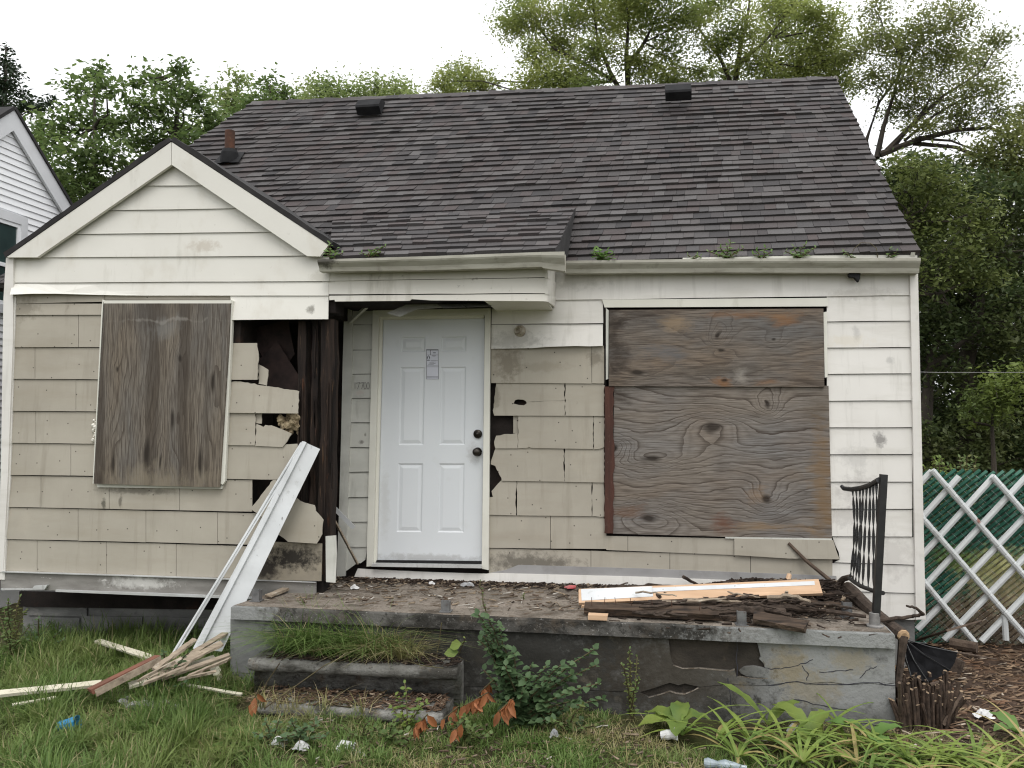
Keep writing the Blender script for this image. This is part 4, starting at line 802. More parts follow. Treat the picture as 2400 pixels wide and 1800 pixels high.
sticks = [([(1558, 1440, .025), (1640, 1448, .02), (1730, 1446, .02)], .022, .014, 'knobby dark stick lying along the porch edge behind a post base'),
 ([(1620, 1436, .035), (1720, 1432, .045), (1840, 1436, .04)], .045, .03, 'thick black wet log end in the middle of the stick pile'),
 ([(1740, 1428, .05), (1850, 1424, .06), (1975, 1438, .04), (2030, 1445, .03)], .02, .012, 'long thin brown branch running toward the railing post'),
 ([(1680, 1416, .03), (1800, 1418, .03), (1900, 1420, .03)], .026, .018, 'dark straight stick half hidden under the pine board'),
 ([(1600, 1352, .12), (1645, 1374, .02)], .014, .009, 'short grey stick poking up behind the pine board'),
 ([(1448, 1377, .02), (1500, 1377, .03), (1520, 1370, .04), (1600, 1376, .02)], .018, .01, 'crooked dark twig by the wall behind the left end of the pine board'),
 ([(1447, 1376, .02), (1472, 1366, .05)], .01, .005, 'short forked twig standing by the wall left of the pine board'),
 ([(2062, 1454, .02), (2130, 1446, .03), (2165, 1440, .06), (2145, 1424, .12), (2125, 1420, .14)], .014, .007, 'curved bare twig curling off the right porch corner'),
 ([(1800, 1440, .02), (1900, 1432, .03), (1990, 1434, .03)], .012, .008, 'slim brown stick beside the dark plank'),
 ([(1930, 1404, .06), (1985, 1420, .03)], .008, .005, 'thin pale twig on the debris left of the railing')]
for pts, r0, r1, lab in sticks: single('stick', lab, 'stick', m_bark, lambda mb: stick(mb, pts, r0, r1), 'sticks on the porch')
rq = random.Random(77)
for q in range(26):
    x0 = rq.uniform(1440, 1880); y0 = rq.uniform(1392, 1438); ln = rq.uniform(70, 190); z0 = rq.uniform(.01, .07)
    pts = [(x0, y0, z0), (x0 + ln * .5, y0 + rq.uniform(-6, 6), z0 + rq.uniform(0, .03)), (min(2010, x0 + ln), y0 + rq.uniform(-14, 12), z0 + rq.uniform(-.01, .04))]; r0 = rq.uniform(.007, .022)
    single('twig', 'dark wet twig tangled in the debris heap under the pine board', 'twig', m_bark if q % 3 else m_rotbd, lambda mb: stick(mb, pts, r0, r0 * .6, 6, .008), 'twigs in the porch debris heap')
for q in range(30):
    x0 = rq.uniform(1480, 1930); y0 = rq.uniform(1384, 1424); ln = rq.uniform(60, 170); z0 = rq.uniform(.04, .12)
    pts = [(x0, y0, z0), (x0 + ln * .5, y0 + rq.uniform(-8, 8), z0 + rq.uniform(0, .03)), (min(2020, x0 + ln), y0 + rq.uniform(-16, 14), z0 + rq.uniform(-.03, .03))]; r0 = rq.uniform(.006, .018)
    single('twig', 'dark wet twig tangled in the debris heap under the pine board', 'twig', m_bark if q % 4 else m_splint, lambda mb: stick(mb, pts, r0, r0 * .6, 6, .009), 'twigs in the porch debris heap')
# big fallen limb with its cut end over the porch corner
lb_ = thing('fallen_limb', 'thick broken tree limb lying through the railing and over the porch corner', 'tree limb', tuple(atz(2030, 1440, zs)))
P = [at(1985, 1378, -.25), at(2003, 1394, -.35), at(2030, 1422, -.55), at(2062, 1450, -.8), at(2090, 1472, -.95), at(2117, 1490, -1.1)]
mb = MB(); mb.tube(P, [.05, .052, .05, .048, .046, .042], 9); mb.tube([P[0], at(1960, 1372, -.2), at(1938, 1372, -.15), at(1925, 1366, -.1)], [.04, .032, .024, .01], 7); mb.tube([at(1958, 1374, -.2), at(1978, 1356, -.3), at(1992, 1352, -.4)], [.022, .022, .02], 7); mb.build('bark', m_bark, lb_)
mb = MB(); d_ = (P[-1] - P[-2]).normalized(); mb.lathe(P[-1], [(.001, 0), (.040, .0), (.036, .012), (.022, .016), (.001, .01)], d_, 9); mb.build('cut_end', m_cut, lb_)
mb = MB(); mb.tube([P[-1], at(2112, 1540, -1.12), at(2104, 1610, -1.15)], [.03, .024, .02], 6); mb.build('side_branch', m_bark, lb_)
single('pole', 'slim grey pole leaning on the wall below the big boarded window', 'pole', m_barkl, lambda mb: mb.tube([at(1848, 1273, -.035), at(1890, 1315, -.06), at(1945, 1360, -.1)], [.012, .014, .016], 7))
single('wall_lath', 'brown lath leaning from the rotten corner to the door sill', 'lath', m_splint, lambda mb: mb.beam(at(768, 1190, -.36), at(838, 1322, -.06), .022, .012))
single('white_lath', 'short white strip sticking out of the rotten corner left of the door', 'lath', m_whitep, lambda mb: mb.beam(at(769, 1176, -.38), at(829, 1237, -.18), .035, .012, Vector((0, -1, .3))))
single('red_wrapper', 'crumpled red wrapper by the wall on the porch', 'wrapper', surf('red_plastic', (.55, .06, .07), (.4, .04, .05), rough=.3), lambda mb: mb.add([atz(1320, 1376, zs + .01), atz(1335, 1371, zs + .03), atz(1350, 1372, zs + .02), atz(1350, 1379, zs + .005), atz(1332, 1380, zs + .03)], [(0, 1, 4), (1, 2, 4), (2, 3, 4), (3, 0, 4)]))
def crumple(mb, c, rx, ry, rz, n=7, seed=0):
    r = random.Random(seed); rings = []
    for i in range(n + 1):
        row = []
        for j in range(n + 1):
            a, b = i / n * 2 - 1, j / n * 2 - 1
            row.append(Vector((c.x + a * rx * r.uniform(.7, 1.1), c.y + b * ry * r.uniform(.7, 1.1), c.z + rz * max(0, (1 - .8 * (a * a + b * b))) * r.uniform(.4, 1.1) + r.uniform(0, .012))))
        rings.append(row)
    mb.loft(rings, closed=False, cap=False)
m_litter = surf('white_litter_paper', (.66, .66, .66), (.55, .55, .54), (15, 15, 15), stains=[((.3, .28, .25), (20, 20, 20), .62, .72, .5)], rough=.6)
m_foil = surf('grey_plastic_scrap', (.36, .37, .38), (.22, .22, .22), (25, 25, 25), rough=.35)
for (x, y, r_, lab, m_) in ((1095, 1374, .06, 'grey plastic scrap on the porch below the door frame', m_foil), (1510, 1432, .045, 'shiny foil scrap under the rotten nailed board', m_foil), (750, 1373, .04, 'white and black scrap at the left back of the porch', m_litter), (832, 1380, .04, 'small white curl of paper left on the porch floor', m_litter), (1680, 1426, .05, 'white rag strip among the dark sticks', m_litter), (1012, 1371, .03, 'white chip of paint near the door sill', m_litter)):
    single('litter', lab, 'litter', m_, lambda mb: crumple(mb, atz(x, y, zs + .003), r_, r_ * .6, .03, 6, x))
# scattered splinters, chips and leaf mould on the slab: nobody could count it
def scraps(name, n, region, zfun, mat, seed, ln=(.02, .09), wd=(.004, .014), dens=None):
    r = random.Random(seed); V = []; Fc = []
    k = 0
    while k < n:
        x, y = region(r)
        if dens and r.random() > dens(x, y): continue
        a = r.gauss(0, .5) if r.random() < .7 else r.uniform(0, 3.14); l = r.uniform(*ln) * (1 if r.random() < .9 else 1.8) / 2; w_ = r.uniform(*wd) / 2; z = zfun(x, y) + r.uniform(.001, .012)
        ca, sa = math.cos(a), math.sin(a); t_ = r.uniform(.002, .007)
        for dx, dy, dz in ((-l, -w_, 0), (l, -w_ * .6, r.uniform(0, .01)), (l * .9, w_, r.uniform(0, .01)), (-l, w_, 0), (-l, -w_, t_), (l, -w_ * .6, t_ + r.uniform(0, .012)), (l * .9, w_, t_ + r.uniform(0, .012)), (-l, w_, t_)):
            V.append((x + dx * ca - dy * sa, y + dx * sa + dy * ca, z + dz))
        b = k * 8; Fc += [(b, b + 3, b + 2, b + 1), (b + 4, b + 5, b + 6, b + 7), (b, b + 1, b + 5, b + 4), (b + 1, b + 2, b + 6, b + 5), (b + 2, b + 3, b + 7, b + 6), (b + 3, b, b + 4, b + 7)]; k += 1
    return npmesh(name, V, Fc, mat, None, 'stuff')
m_chip = leafmat('wood_chips', (.30, .235, .165), (.035, .025, .018), (.10, .065, .045), trans=0, rough=.9, ns=9, patch=((.5, .47, .42), .07))
m_chipd = leafmat('dark_leaf_mould', (.06, .04, .028), (.014, .010, .008), (.036, .025, .018), trans=0, rough=.95, ns=9, patch=((.26, .2, .14), .06))
def regp(r):
    k = r.random(); y = FL.y + .12 + (0 - FL.y - .16) * (1 - r.random() ** 1.6); return FL.x + .25 + (FR.x - FL.x - .4) * k, y
tag(scraps('wood_splinters', 900, regp, lambda x, y: zs, m_chip, 5, (.015, .08), (.003, .012)), 'splinters and chips strewn over the porch floor', 'splinters')
r_h = random.Random(3)
def regm(r): return r.uniform(atz(1430, 1400, zs).x, FR.x - .15), -.05 - abs(r.gauss(0, .36))
tag(scraps('leaf_mould', 7500, regm, lambda x, y: zs + r_h.random() * max(0, .15 - .20 * abs(y + .4)) * min(1, max(0, (x - .3) / .5)), m_chipd, 6, (.02, .09), (.004, .02)), 'dark heap of leaf mould and twigs behind the boards on the porch', 'leaf mould')
def regw(r): return r.uniform(BL.x + .1, .75), -.03 - abs(r.gauss(0, .09))
tag(scraps('leaf_sweepings', 900, regw, lambda x, y: zs, m_chipd, 8, (.015, .06), (.004, .02)), 'dark leaf sweepings along the foot of the wall', 'leaf mould')
# ================================================================== LEANING PANELS AND SCRAP LEFT OF THE PORCH
YB = -1.0
def leanp(name, lab, tops, bots, mat, YT=YL - .06, Yb=YB, rise=(0, .02, .022, .0, .0), prof=(0, .12, .27, .3, 1.0), hem=.012):
    mb = MB(); n = 10; rings = []
    for i in range(n + 1):
        k = i / n; tp = at(*tops[0], YT).lerp(at(*bots[0], Yb), k); rp = at(*tops[1], YT).lerp(at(*bots[1], Yb), k); nr_ = Vector((.25, -.9, .3))
        fr = [tp.lerp(rp, p) + nr_ * (r_ + .004 * math.sin(k * 9 + p * 4)) for p, r_ in zip(prof, rise)]
        rings.append(fr + [p - nr_ * .006 for p in fr[::-1]])
    mb.loft(rings); return tag(mb.build(name, mat), lab, 'metal siding')
leanp('metal_sheet', 'wide white metal siding panel leaning on the wall left of the porch', ((708, 1034), (750, 1052)), ((452, 1520), (520, 1527)), m_whitep)
leanp('metal_strip', 'thin white metal strip leaning beside the wide white panel', ((704, 1037), (713, 1042)), ((398, 1538), (408, 1541)), m_whitep, YT=YL - .05, Yb=-1.05, rise=(0, .008, .008, .0, .0), prof=(0, .3, .5, .55, 1.0))
def gpl(name, lab, a, b, w_, t_, mat, za=.06, zb2=.06, up=Vector((0, -.3, 1)), cat='board', seg=8, jag=.002, bend=0, group='scrap boards left of the porch', w2=None):
    return single(name, lab, cat, mat, lambda mb: mb.beam(atz(a[0], a[1], za + (.05 if za < .5 else 0)), atz(b[0], b[1], zb2 + (.05 if za < .5 else 0)), w_, t_, up, seg, jag, bend, w2), group)
m_brown2 = surf('reddish_brown_timber', (.20, .085, .055), (.13, .06, .042), (5, 5, 14), stains=[((.4, .36, .3), (12, 12, 12), .64, .7, .6)], rough=.85, bump=.3)
gpl('scrap_board', 'long cream trim board lying flat in the grass at the far left edge', (-30, 1629), (236, 1602), .055, .02, m_cream, .09, .12)
gpl('scrap_board', 'thin white strip just below the long cream trim board', (30, 1652), (130, 1635), .02, .012, m_cream, .06, .07)
o1 = thing('scrap_timber', 'reddish brown timber with one pale side resting on the scrap pile', 'timber', tuple(atz(212, 1618, .1)), 'scrap boards left of the porch')
A_, B_ = atz(212, 1620, .17), atz(372, 1541, .29)
mb = MB(); mb.beam(A_, B_, .075, .035, Vector((0, .2, 1)), 8, .002); mb.build('timber', m_brown2, o1)
mb = MB(); dv = Vector((0, 0, 0)); nx_ = (B_ - A_).cross(Vector((0, .2, 1))).normalized() * .042; nx_ = nx_ if nx_.y < 0 else -nx_
mb.beam(A_ + nx_ + Vector((.02, 0, -.008)), B_ + nx_ + Vector((0, 0, -.008)), .008, .045, Vector((0, .2, 1)), 8, .002); mb.build('pale_face', m_splint, o1)
gpl('scrap_board', 'white trim strip lying in the grass below the left window', (228, 1502), (366, 1545), .05, .015, m_cream, .10, .14)
gpl('scrap_board', 'cream board angled across the front of the scrap pile', (303, 1607), (505, 1542), .06, .02, m_cream, .1, .2)
gpl('scrap_board', 'broken cream board ending against the porch side', (380, 1590), (537, 1535), .04, .015, m_splint, .14, .25)
for k, (a, b, w_, lab) in enumerate((((350, 1585), (470, 1528), .05, 'splintered grey board on top of the scrap pile'), ((375, 1580), (520, 1508), .06, 'jagged weathered board under the leaning panel'), ((392, 1568), (537, 1478), .05, 'weathered board rising to the porch corner'), ((340, 1600), (440, 1562), .035, 'narrow weathered slat in the scrap pile'), ((420, 1592), (500, 1575), .03, 'short split slat at the foot of the scrap pile'), ((360, 1570), (455, 1500), .045, 'grey split slat crossing behind the splintered board'), ((440, 1585), (538, 1545), .04, 'pale split slat lying lowest against the porch side'), ((330, 1592), (420, 1545), .05, 'broad weathered board beside the reddish timber'))):
    gpl('splintered_board', lab, a, b, w_, .014, m_splint, .16 + .02 * k, .26 + .03 * k, seg=10, jag=.006)
gpl('scrap_board', 'thin white strip running from the scrap pile to the steps', (424, 1603), (566, 1628), .022, .012, m_cream, .08, .05)
single('paper_scrap', 'white pointed cardboard scrap beside the porch wall', 'scrap', m_cream, lambda mb: (lambda f: mb.prism(f, [p + Vector((0, .01, 0)) for p in f]))([at(490, 1566, -1.18), at(506, 1553, -1.14), at(516, 1570, -1.16), at(521, 1600, -1.22), at(508, 1596, -1.22)]))
gpl('fallen_board', 'weathered board lying along the left edge of the porch slab', (628, 1397), (726, 1358), .05, .02, m_splint, zs + .02, zs + .035, seg=8, jag=.004, group=None)
m_rub = surf('grey_rubble', (.36, .36, .35), (.2, .2, .19), (14, 14, 14), rough=.9, bump=.4)
for k, (x, y, s_) in enumerate(((290, 1648, .05), (315, 1656, .06), (335, 1650, .045), (360, 1655, .05), (385, 1654, .055), (410, 1660, .04), (300, 1638, .035), (345, 1640, .04))):
    single('rubble_chunk', 'broken pale rubble chunk in the grass below the scrap pile', 'rubble', m_rub, lambda mb: mb.lathe(atz(x, y, .06), [(s_ * .2, -s_ * .4), (s_ * .9, -s_ * .2), (s_ * .7, s_ * .3), (s_ * .2, s_ * .5)], Vector((rnd.uniform(-1, 1), rnd.uniform(-1, 1), 1)), 6), 'rubble chunks in the grass')
# ================================================================== GROUND
nrg = np.random.default_rng(11)
def hgt(x, y):
    x = np.asarray(x, float); y = np.asarray(y, float)
    base = .02 * np.sin(1.3 * x + .4) * np.cos(1.7 * y) + .012 * np.sin(3.7 * x + 2 * y) + .009 * np.sin(7.1 * x - 5.3 * y)
    heap = .10 * np.exp(-(((x + 3.15) / .55) ** 2 + ((y + 1.15) / .4) ** 2))      # swell under the scrap pile
    return base + heap
def grid_sheet(name, xs, ys, mat, off=0.0, rough=0.0):
    X, Y = np.meshgrid(xs, ys); Z = hgt(X, Y) + off + (nrg.uniform(-rough, rough, X.shape) if rough else 0)
    V = np.stack([X.ravel(), Y.ravel(), Z.ravel()], 1); nx, ny = len(xs), len(ys)
    i = np.arange(nx - 1)[None, :] + nx * np.arange(ny - 1)[:, None]; i = i.ravel()
    o = npmesh(name, V, np.stack([i, i + 1, i + nx + 1, i + nx], 1), mat, None, 'structure'); return o
m_ground = surf('lawn_soil', (.055, .062, .024), (.05, .042, .024), (2, 2, 2), stains=[((.12, .10, .055), (6, 6, 6), .55, .7, .7), ((.03, .034, .014), (20, 20, 20), .5, .65, .7)], rough=1, bump=.6, bs=(40, 40, 40), spec=.1)
m_dirt = surf('brown_dirt', (.075, .05, .036), (.045, .032, .025), (3, 3, 3), stains=[((.14, .085, .05), (2.3, 2.3, 2.3), .52, .66, .7), ((.2, .15, .105), (30, 30, 30), .6, .68, .6), ((.02, .016, .013), (16, 16, 16), .55, .66, .7)], rough=1, bump=1.0, bs=(45, 45, 45), spec=.1)
xs = np.concatenate([[-400, -150, -60, -25, -12, -8], np.arange(-6, 6.01, .12), [8, 12, 25, 60, 150, 400]]); ys = np.concatenate([[-60, -25, -12], np.arange(-6.5, 3.01, .12), [5, 8, 14, 30, 80, 200, 600]])
grid_sheet('ground', xs, ys, m_ground)
dx0 = FR.x - .08
grid_sheet('dirt', np.arange(dx0, 6.5, .06), np.arange(-1.62, 3.2, .06), m_dirt, .012, .012)
# ================================================================== GRASS
def blades(n_tuft, per, region, lfun, wid, lean, seed, accept=None, zfun=hgt):
    g = np.random.default_rng(seed); T = region(g, n_tuft)
    tx = np.repeat(T[:, 0], per); ty = np.repeat(T[:, 1], per); N = len(tx)
    ro = np.abs(g.normal(0, .045, N)); az0 = g.uniform(0, 2 * np.pi, N)
    x = tx + ro * np.cos(az0); y = ty + ro * np.sin(az0)
    if accept is not None:
        k = accept(x, y); x, y, az0 = x[k], y[k], az0[k]; N = len(x)
    L = lfun(x, y, g, N); az = az0 + g.normal(0, .7, N); ln = lean * g.uniform(.25, 1.5, N); z = zfun(x, y)
    ca, sa = np.cos(az), np.sin(az); wv = wid * g.uniform(.6, 1.25, N); V = np.zeros((N, 8, 3)); tw = g.normal(0, .6, N)
    for j, t in enumerate((0, .36, .72, 1.0)):
        h = L * (t - .5 * np.minimum(ln, 1.35) * t * t * .9); r = L * ln * t * t * .75
        ww = wv * (1, .9, .62, .1)[j] * .5; px_, py_ = -np.sin(az + tw * t), np.cos(az + tw * t)
        for s_, q in ((-1, 0), (1, 1)):
            V[:, j * 2 + q, 0] = x + ca * r + px_ * ww * s_; V[:, j * 2 + q, 1] = y + sa * r + py_ * ww * s_; V[:, j * 2 + q, 2] = z - .008 + h
    b = (np.arange(N) * 8)[:, None, None]; f = np.array([[0, 1, 3, 2], [2, 3, 5, 4], [4, 5, 7, 6]])[None]
    return V.reshape(-1, 3), (b + f).reshape(-1, 4)
def vnoise(x, y, s, ph=0): return .5 + .25 * (np.sin(x * s + ph) * np.cos(y * s * 1.3 + ph * 2) + np.sin(x * s * 2.3 + 1.7 * y * s + ph))
stepbox = (atz(565, 1560, zu).x - .04, atz(1068, 1568, zu).x + .02, pl.y - .03)
def free(x, y):
    """not under the porch, the steps or the house"""
    yfr = FL.y + (FR.y - FL.y) * (x - FL.x) / (FR.x - FL.x)
    k = ~((x > FL.x - .01) & (x < FR.x + .02) & (y > yfr - .0)); k &= ~((x > stepbox[0]) & (x < stepbox[1]) & (y > stepbox[2])); k &= ~((y > .0) & (x > xl) & (x < xr)); return k
m_grass = leafmat('grass_blade', (.085, .15, .034), (.145, .215, .056), (.165, .215, .062), trans=.3, ns=1.1, patch=((.30, .27, .14), .07))
m_dry = leafmat('dry_grass_blade', (.19, .20, .075), (.33, .28, .13), (.11, .145, .045), trans=.25, ns=1.4, patch=((.40, .34, .2), .15))
reg = lambda x0, x1, y0, y1: (lambda g, n: np.stack([g.uniform(x0, x1, n), g.uniform(y0, y1, n)], 1))
Vs, Fs = [], []
def addb(*a, **k):
    V, F_ = blades(*a, **k); o = sum(len(v) for v in Vs); Vs.append(V); Fs.append(F_ + o)
lush = lambda x, y, g, N: (.08 + .16 * vnoise(x, y, 3.1)) * g.uniform(.55, 1.3, N) * np.clip(1.25 - .25 * (y + 1.2) * 0, .8, 1.3)
okl = lambda x, y: free(x, y) & (nrg.random(len(x)) < np.where((y > -.45) & (x > -3.9), np.clip(.5 - y, 0, .4), 1.0))
addb(1250, 30, reg(-5.2, FL.x + .35, -3.3, .5), lush, .0075, .95, 1, okl)
addb(1100, 26, reg(FL.x, -.2, -3.3, -1.1), lambda x, y, g, N: (.05 + .11 * vnoise(x, y, 2.7, 1)) * g.uniform(.5, 1.3, N) * np.where(x > -1.6, .75, 1.05), .0065, 1.0, 2, free)
addb(750, 24, reg(-.3, 3.2, -3.3, -1.75), lambda x, y, g, N: (.04 + .09 * vnoise(x, y, 2.9, 2)) * g.uniform(.5, 1.3, N), .0062, 1.0, 3, free)
addb(160, 18, reg(-4.6, -3.4, -1.0, .6), lambda x, y, g, N: .2 * g.uniform(.6, 1.7, N), .008, .9, 13, free)
tag(npmesh('grass', np.concatenate(Vs), np.concatenate(Fs), m_grass, None, 'stuff'), 'uncut green grass growing over the front yard', 'grass')
Vs, Fs = [], []
addb(1000, 20, reg(-2.0, 2.4, -3.3, -1.25), lambda x, y, g, N: (.05 + .08 * vnoise(x, y, 2.2, 4)) * g.uniform(.5, 1.3, N), .005, 1.35, 4, lambda x, y: free(x, y) & (vnoise(x, y, 1.9, .7) > .36))
addb(180, 16, reg(-3.4, -1.9, -2.2, -1.0), lambda x, y, g, N: .13 * g.uniform(.5, 1.4, N), .005, 1.4, 5, free)
tag(npmesh('dry_grass', np.concatenate(Vs), np.concatenate(Fs), m_dry, None, 'stuff'), 'straw coloured dry grass in front of the porch', 'grass')
# clump hanging over the upper step
g5 = np.random.default_rng(5)
def tuft(name, lab, centres, per, L, wid, lean, z, mat, seed):
    C = np.array(centres); V, F_ = blades(len(C), per, lambda g, n: C, lambda x, y, g, N: L * g.uniform(.5, 1.4, N), wid, lean, seed, None, lambda x, y: np.full(len(x), z))
    return tag(npmesh(name, V, F_, mat, None), lab, 'grass')
cs = [tuple(atz(x, y, zu)[:2]) for x, y in ((672, 1530), (700, 1532), (735, 1534), (760, 1536), (790, 1535), (815, 1538), (850, 1540), (880, 1542), (700, 1520), (740, 1522), (780, 1525), (830, 1528), (900, 1540), (860, 1528), (690, 1508), (730, 1505), (720, 1535), (665, 1515))]
tuft('grass_clump', 'green grass clump growing on the upper porch step', cs, 80, .38, .0068, 1.6, zu, m_grass, 31)
cs = [tuple(atz(x, y, zu)[:2]) for x, y in ((900, 1543), (940, 1546), (920, 1535), (870, 1546), (960, 1545))]
tuft('grass_clump', 'straw coloured grass clump drooping at the right of the upper step', cs, 80, .30, .005, 1.7, zu, m_dry, 32)
def regst(z, xa, xb, y0, y1):
    def f(r): return r.uniform(xa, xb), r.uniform(y0, y1)
    return f
tag(scraps('step_litter', 700, regst(zu, stepbox[0] + .15, stepbox[1] - .03, pu.y + .03, c0.y), lambda x, y: zu, m_chipd, 15, (.015, .07), (.002, .008)), 'dead leaves and twigs lying on the upper step', 'leaf litter')
tag(scraps('step_litter', 900, regst(ZLO, stepbox[0] + .1, atz(1035, 1676, ZLO).x - .02, pl.y + .03, pu.y + .1), lambda x, y: ZLO, leafmat('brown_leaf_litter', (.16, .10, .062), (.05, .033, .022), (.09, .058, .036), trans=0, ns=9, patch=((.32, .25, .18), .07)), 16, (.012, .06), (.002, .009)), 'brown leaf litter lying on the lower step', 'leaf litter')
# mulch and twigs on the bare dirt
def regd(r): return r.uniform(dx0 + .02, 5.2), -1.55 + 4.0 * r.random() ** 1.2
tag(scraps('wood_mulch', 6500, regd, lambda x, y: float(hgt(x, y)) + .014, leafmat('mulch', (.28, .195, .125), (.05, .034, .024), (.15, .085, .05), trans=0, rough=.95, ns=4, patch=((.45, .38, .3), .06)), 17, (.02, .10), (.003, .016)), 'splintered mulch and twigs covering the bare dirt', 'mulch')
def regf(r): return r.uniform(-2.2, 1.8), r.uniform(-2.6, -1.5)
tag(scraps('ground_litter', 700, regf, lambda x, y: float(hgt(x, y)) + .02, m_chip, 18, (.012, .06), (.003, .014), dens=lambda x, y: 1.0 if free(np.array([x]), np.array([y]))[0] else 0), 'dead leaves and straw lying in the grass before the steps', 'leaf litter')
# ================================================================== LEAFY PLANTS
def leafset(P, D, N, L, W, fold=.25, wide=(.3, .68)):
    """folded two-half leaves: base P, direction D, normal N"""
    P, D, N = (np.asarray(a, float) for a in (P, D, N)); D = D / np.linalg.norm(D, axis=1)[:, None]
    S = np.cross(D, N); S /= np.linalg.norm(S, axis=1)[:, None] + 1e-9; U = np.cross(S, D)
    L = np.asarray(L)[:, None]; W = np.asarray(W)[:, None]; n = len(P); V = np.zeros((n, 6, 3))
    V[:, 0] = P; V[:, 3] = P + D * L - U * L * .12
    for q, s_ in ((1, 1), (5, -1)):
        V[:, q] = P + D * L * wide[0] + S * W * .5 * s_ + U * W * fold * .5
        V[:, q + (1 if s_ > 0 else -1)] = P + D * L * wide[1] + S * W * .42 * s_ + U * (W * fold * .4 - L * .04)
    b = (np.arange(n) * 6)[:, None, None]
    return V.reshape(-1, 3), (b + np.array([[0, 1, 2, 3], [0, 3, 4, 5]])[None]).reshape(-1, 4)
m_stem = surf('green_brown_stem', (.10, .09, .04), (.07, .05, .03), (20, 20, 20), rough=.8)
def plant(name, lab, cat, base, stems, leaf, mat, group=None, seed=0, droop=.3, every=.05, start=.15, pair=True, wr=.55, spread=.5):
    """stems: list of (tip offset Vector); leaves set along each stem"""
    g = np.random.default_rng(seed); r = random.Random(seed)
    o = thing(name, lab, cat, tuple(base), group); base = Vector(base); ms = MB(); P, D, N, L = [], [], [], []
    for off in stems:
        off = Vector(off); ln = off.length; n = max(3, int(ln / .05)); st = base + Vector((r.uniform(-.03, .03), r.uniform(-.03, .03), 0)) * spread; pts = []
        for i in range(n + 1):
            k = i / n; pts.append(st + Vector((off.x * k ** 1.5, off.y * k ** 1.5, off.z * (k - droop * k * k * .5))) + Vector((r.gauss(0, .004), r.gauss(0, .004), 0)))
        ms.tube(pts, [.004 + .003 * ln * (1 - i / n) for i in range(n + 1)], 5)
        d = start * ln; a = r.uniform(0, 6)
        while d < ln:
            k = d / ln; i = min(int(k * n), n - 1); p = pts[i].lerp(pts[i + 1], k * n - i); a += 2.4 if not pair else 1.6
            for s_ in ((0, math.pi) if pair else (0,)):
                aa = a + s_ + r.gauss(0, .25); dv = (math.cos(aa), math.sin(aa), r.uniform(-.25, .45)); P.append(tuple(p)); D.append(dv); N.append((r.gauss(0, .3), r.gauss(-.25, .3), 1)); L.append(leaf * r.uniform(.6, 1.25) * (1 - .35 * k))
            d += every * r.uniform(.7, 1.4)
        P.append(tuple(pts[-1])); D.append((r.gauss(0, .5), r.gauss(0, .5), .8)); N.append((0, -.6, .6)); L.append(leaf * .6)
    ms.build('stem', m_stem, o)
    L = np.array(L); V, F_ = leafset(P, D, N, L, L * wr); npmesh('foliage', V, F_, mat, o)
    return o
m_shrub = leafmat('shrub_leaf', (.065, .115, .05), (.11, .17, .075), (.08, .135, .06), trans=.3, ns=4)
m_yel = leafmat('yellow_green_leaf', (.15, .22, .05), (.24, .30, .07), (.12, .19, .05), trans=.4, ns=4)
m_bright = leafmat('bright_green_leaf', (.10, .19, .045), (.16, .27, .07), trans=.4)
m_weed = leafmat('weed_leaf', (.075, .125, .035), (.12, .175, .055), (.15, .16, .05), trans=.3, ns=5)
m_rust_l = leafmat('dead_orange_leaf', (.30, .115, .045), (.42, .17, .075), (.22, .09, .04), trans=.2, ns=8)
rs = random.Random(4)
def P3(x, y, Y): p = at(x, y, Y); return p
def shrub(lab, bx, by, tips, leaf, mat, every, seed, name='shrub', cat='shrub', group=None, Yo=0.0, wr=.6, z=None):
    b = atz(bx, by, .0 if z is None else z); st = []
    for (x, y) in tips:
        t = at(x, y, b.y + rs.uniform(-.22, .16) + Yo); st.append(t - b)
    return plant(name, lab, cat, b, [(s.x, s.y, s.z / .86) for s in st], leaf, mat, group, seed, .28, every, .12, True, wr)
shrub('dark green leafy shrub growing against the middle of the porch wall', 1215, 1712, [(1125, 1440), (1150, 1450), (1135, 1490), (1175, 1470), (1410, 1600), (1350, 1580), (1370, 1690), (1260, 1700), (1215, 1650), (1310, 1560), (1140, 1480), (1165, 1520), (1120, 1500), (1180, 1560), (1210, 1530), (1245, 1560), (1155, 1600), (1280, 1560), (1300, 1600), (1230, 1620), (1190, 1640), (1330, 1620), (1265, 1650), (1320, 1670), (1135, 1570), (1350, 1640), (1390, 1520), (1410, 1640), (1395, 1560), (1240, 1590), (1170, 1680), (1300, 1690)], .075, m_shrub, .024, 41, wr=.74)
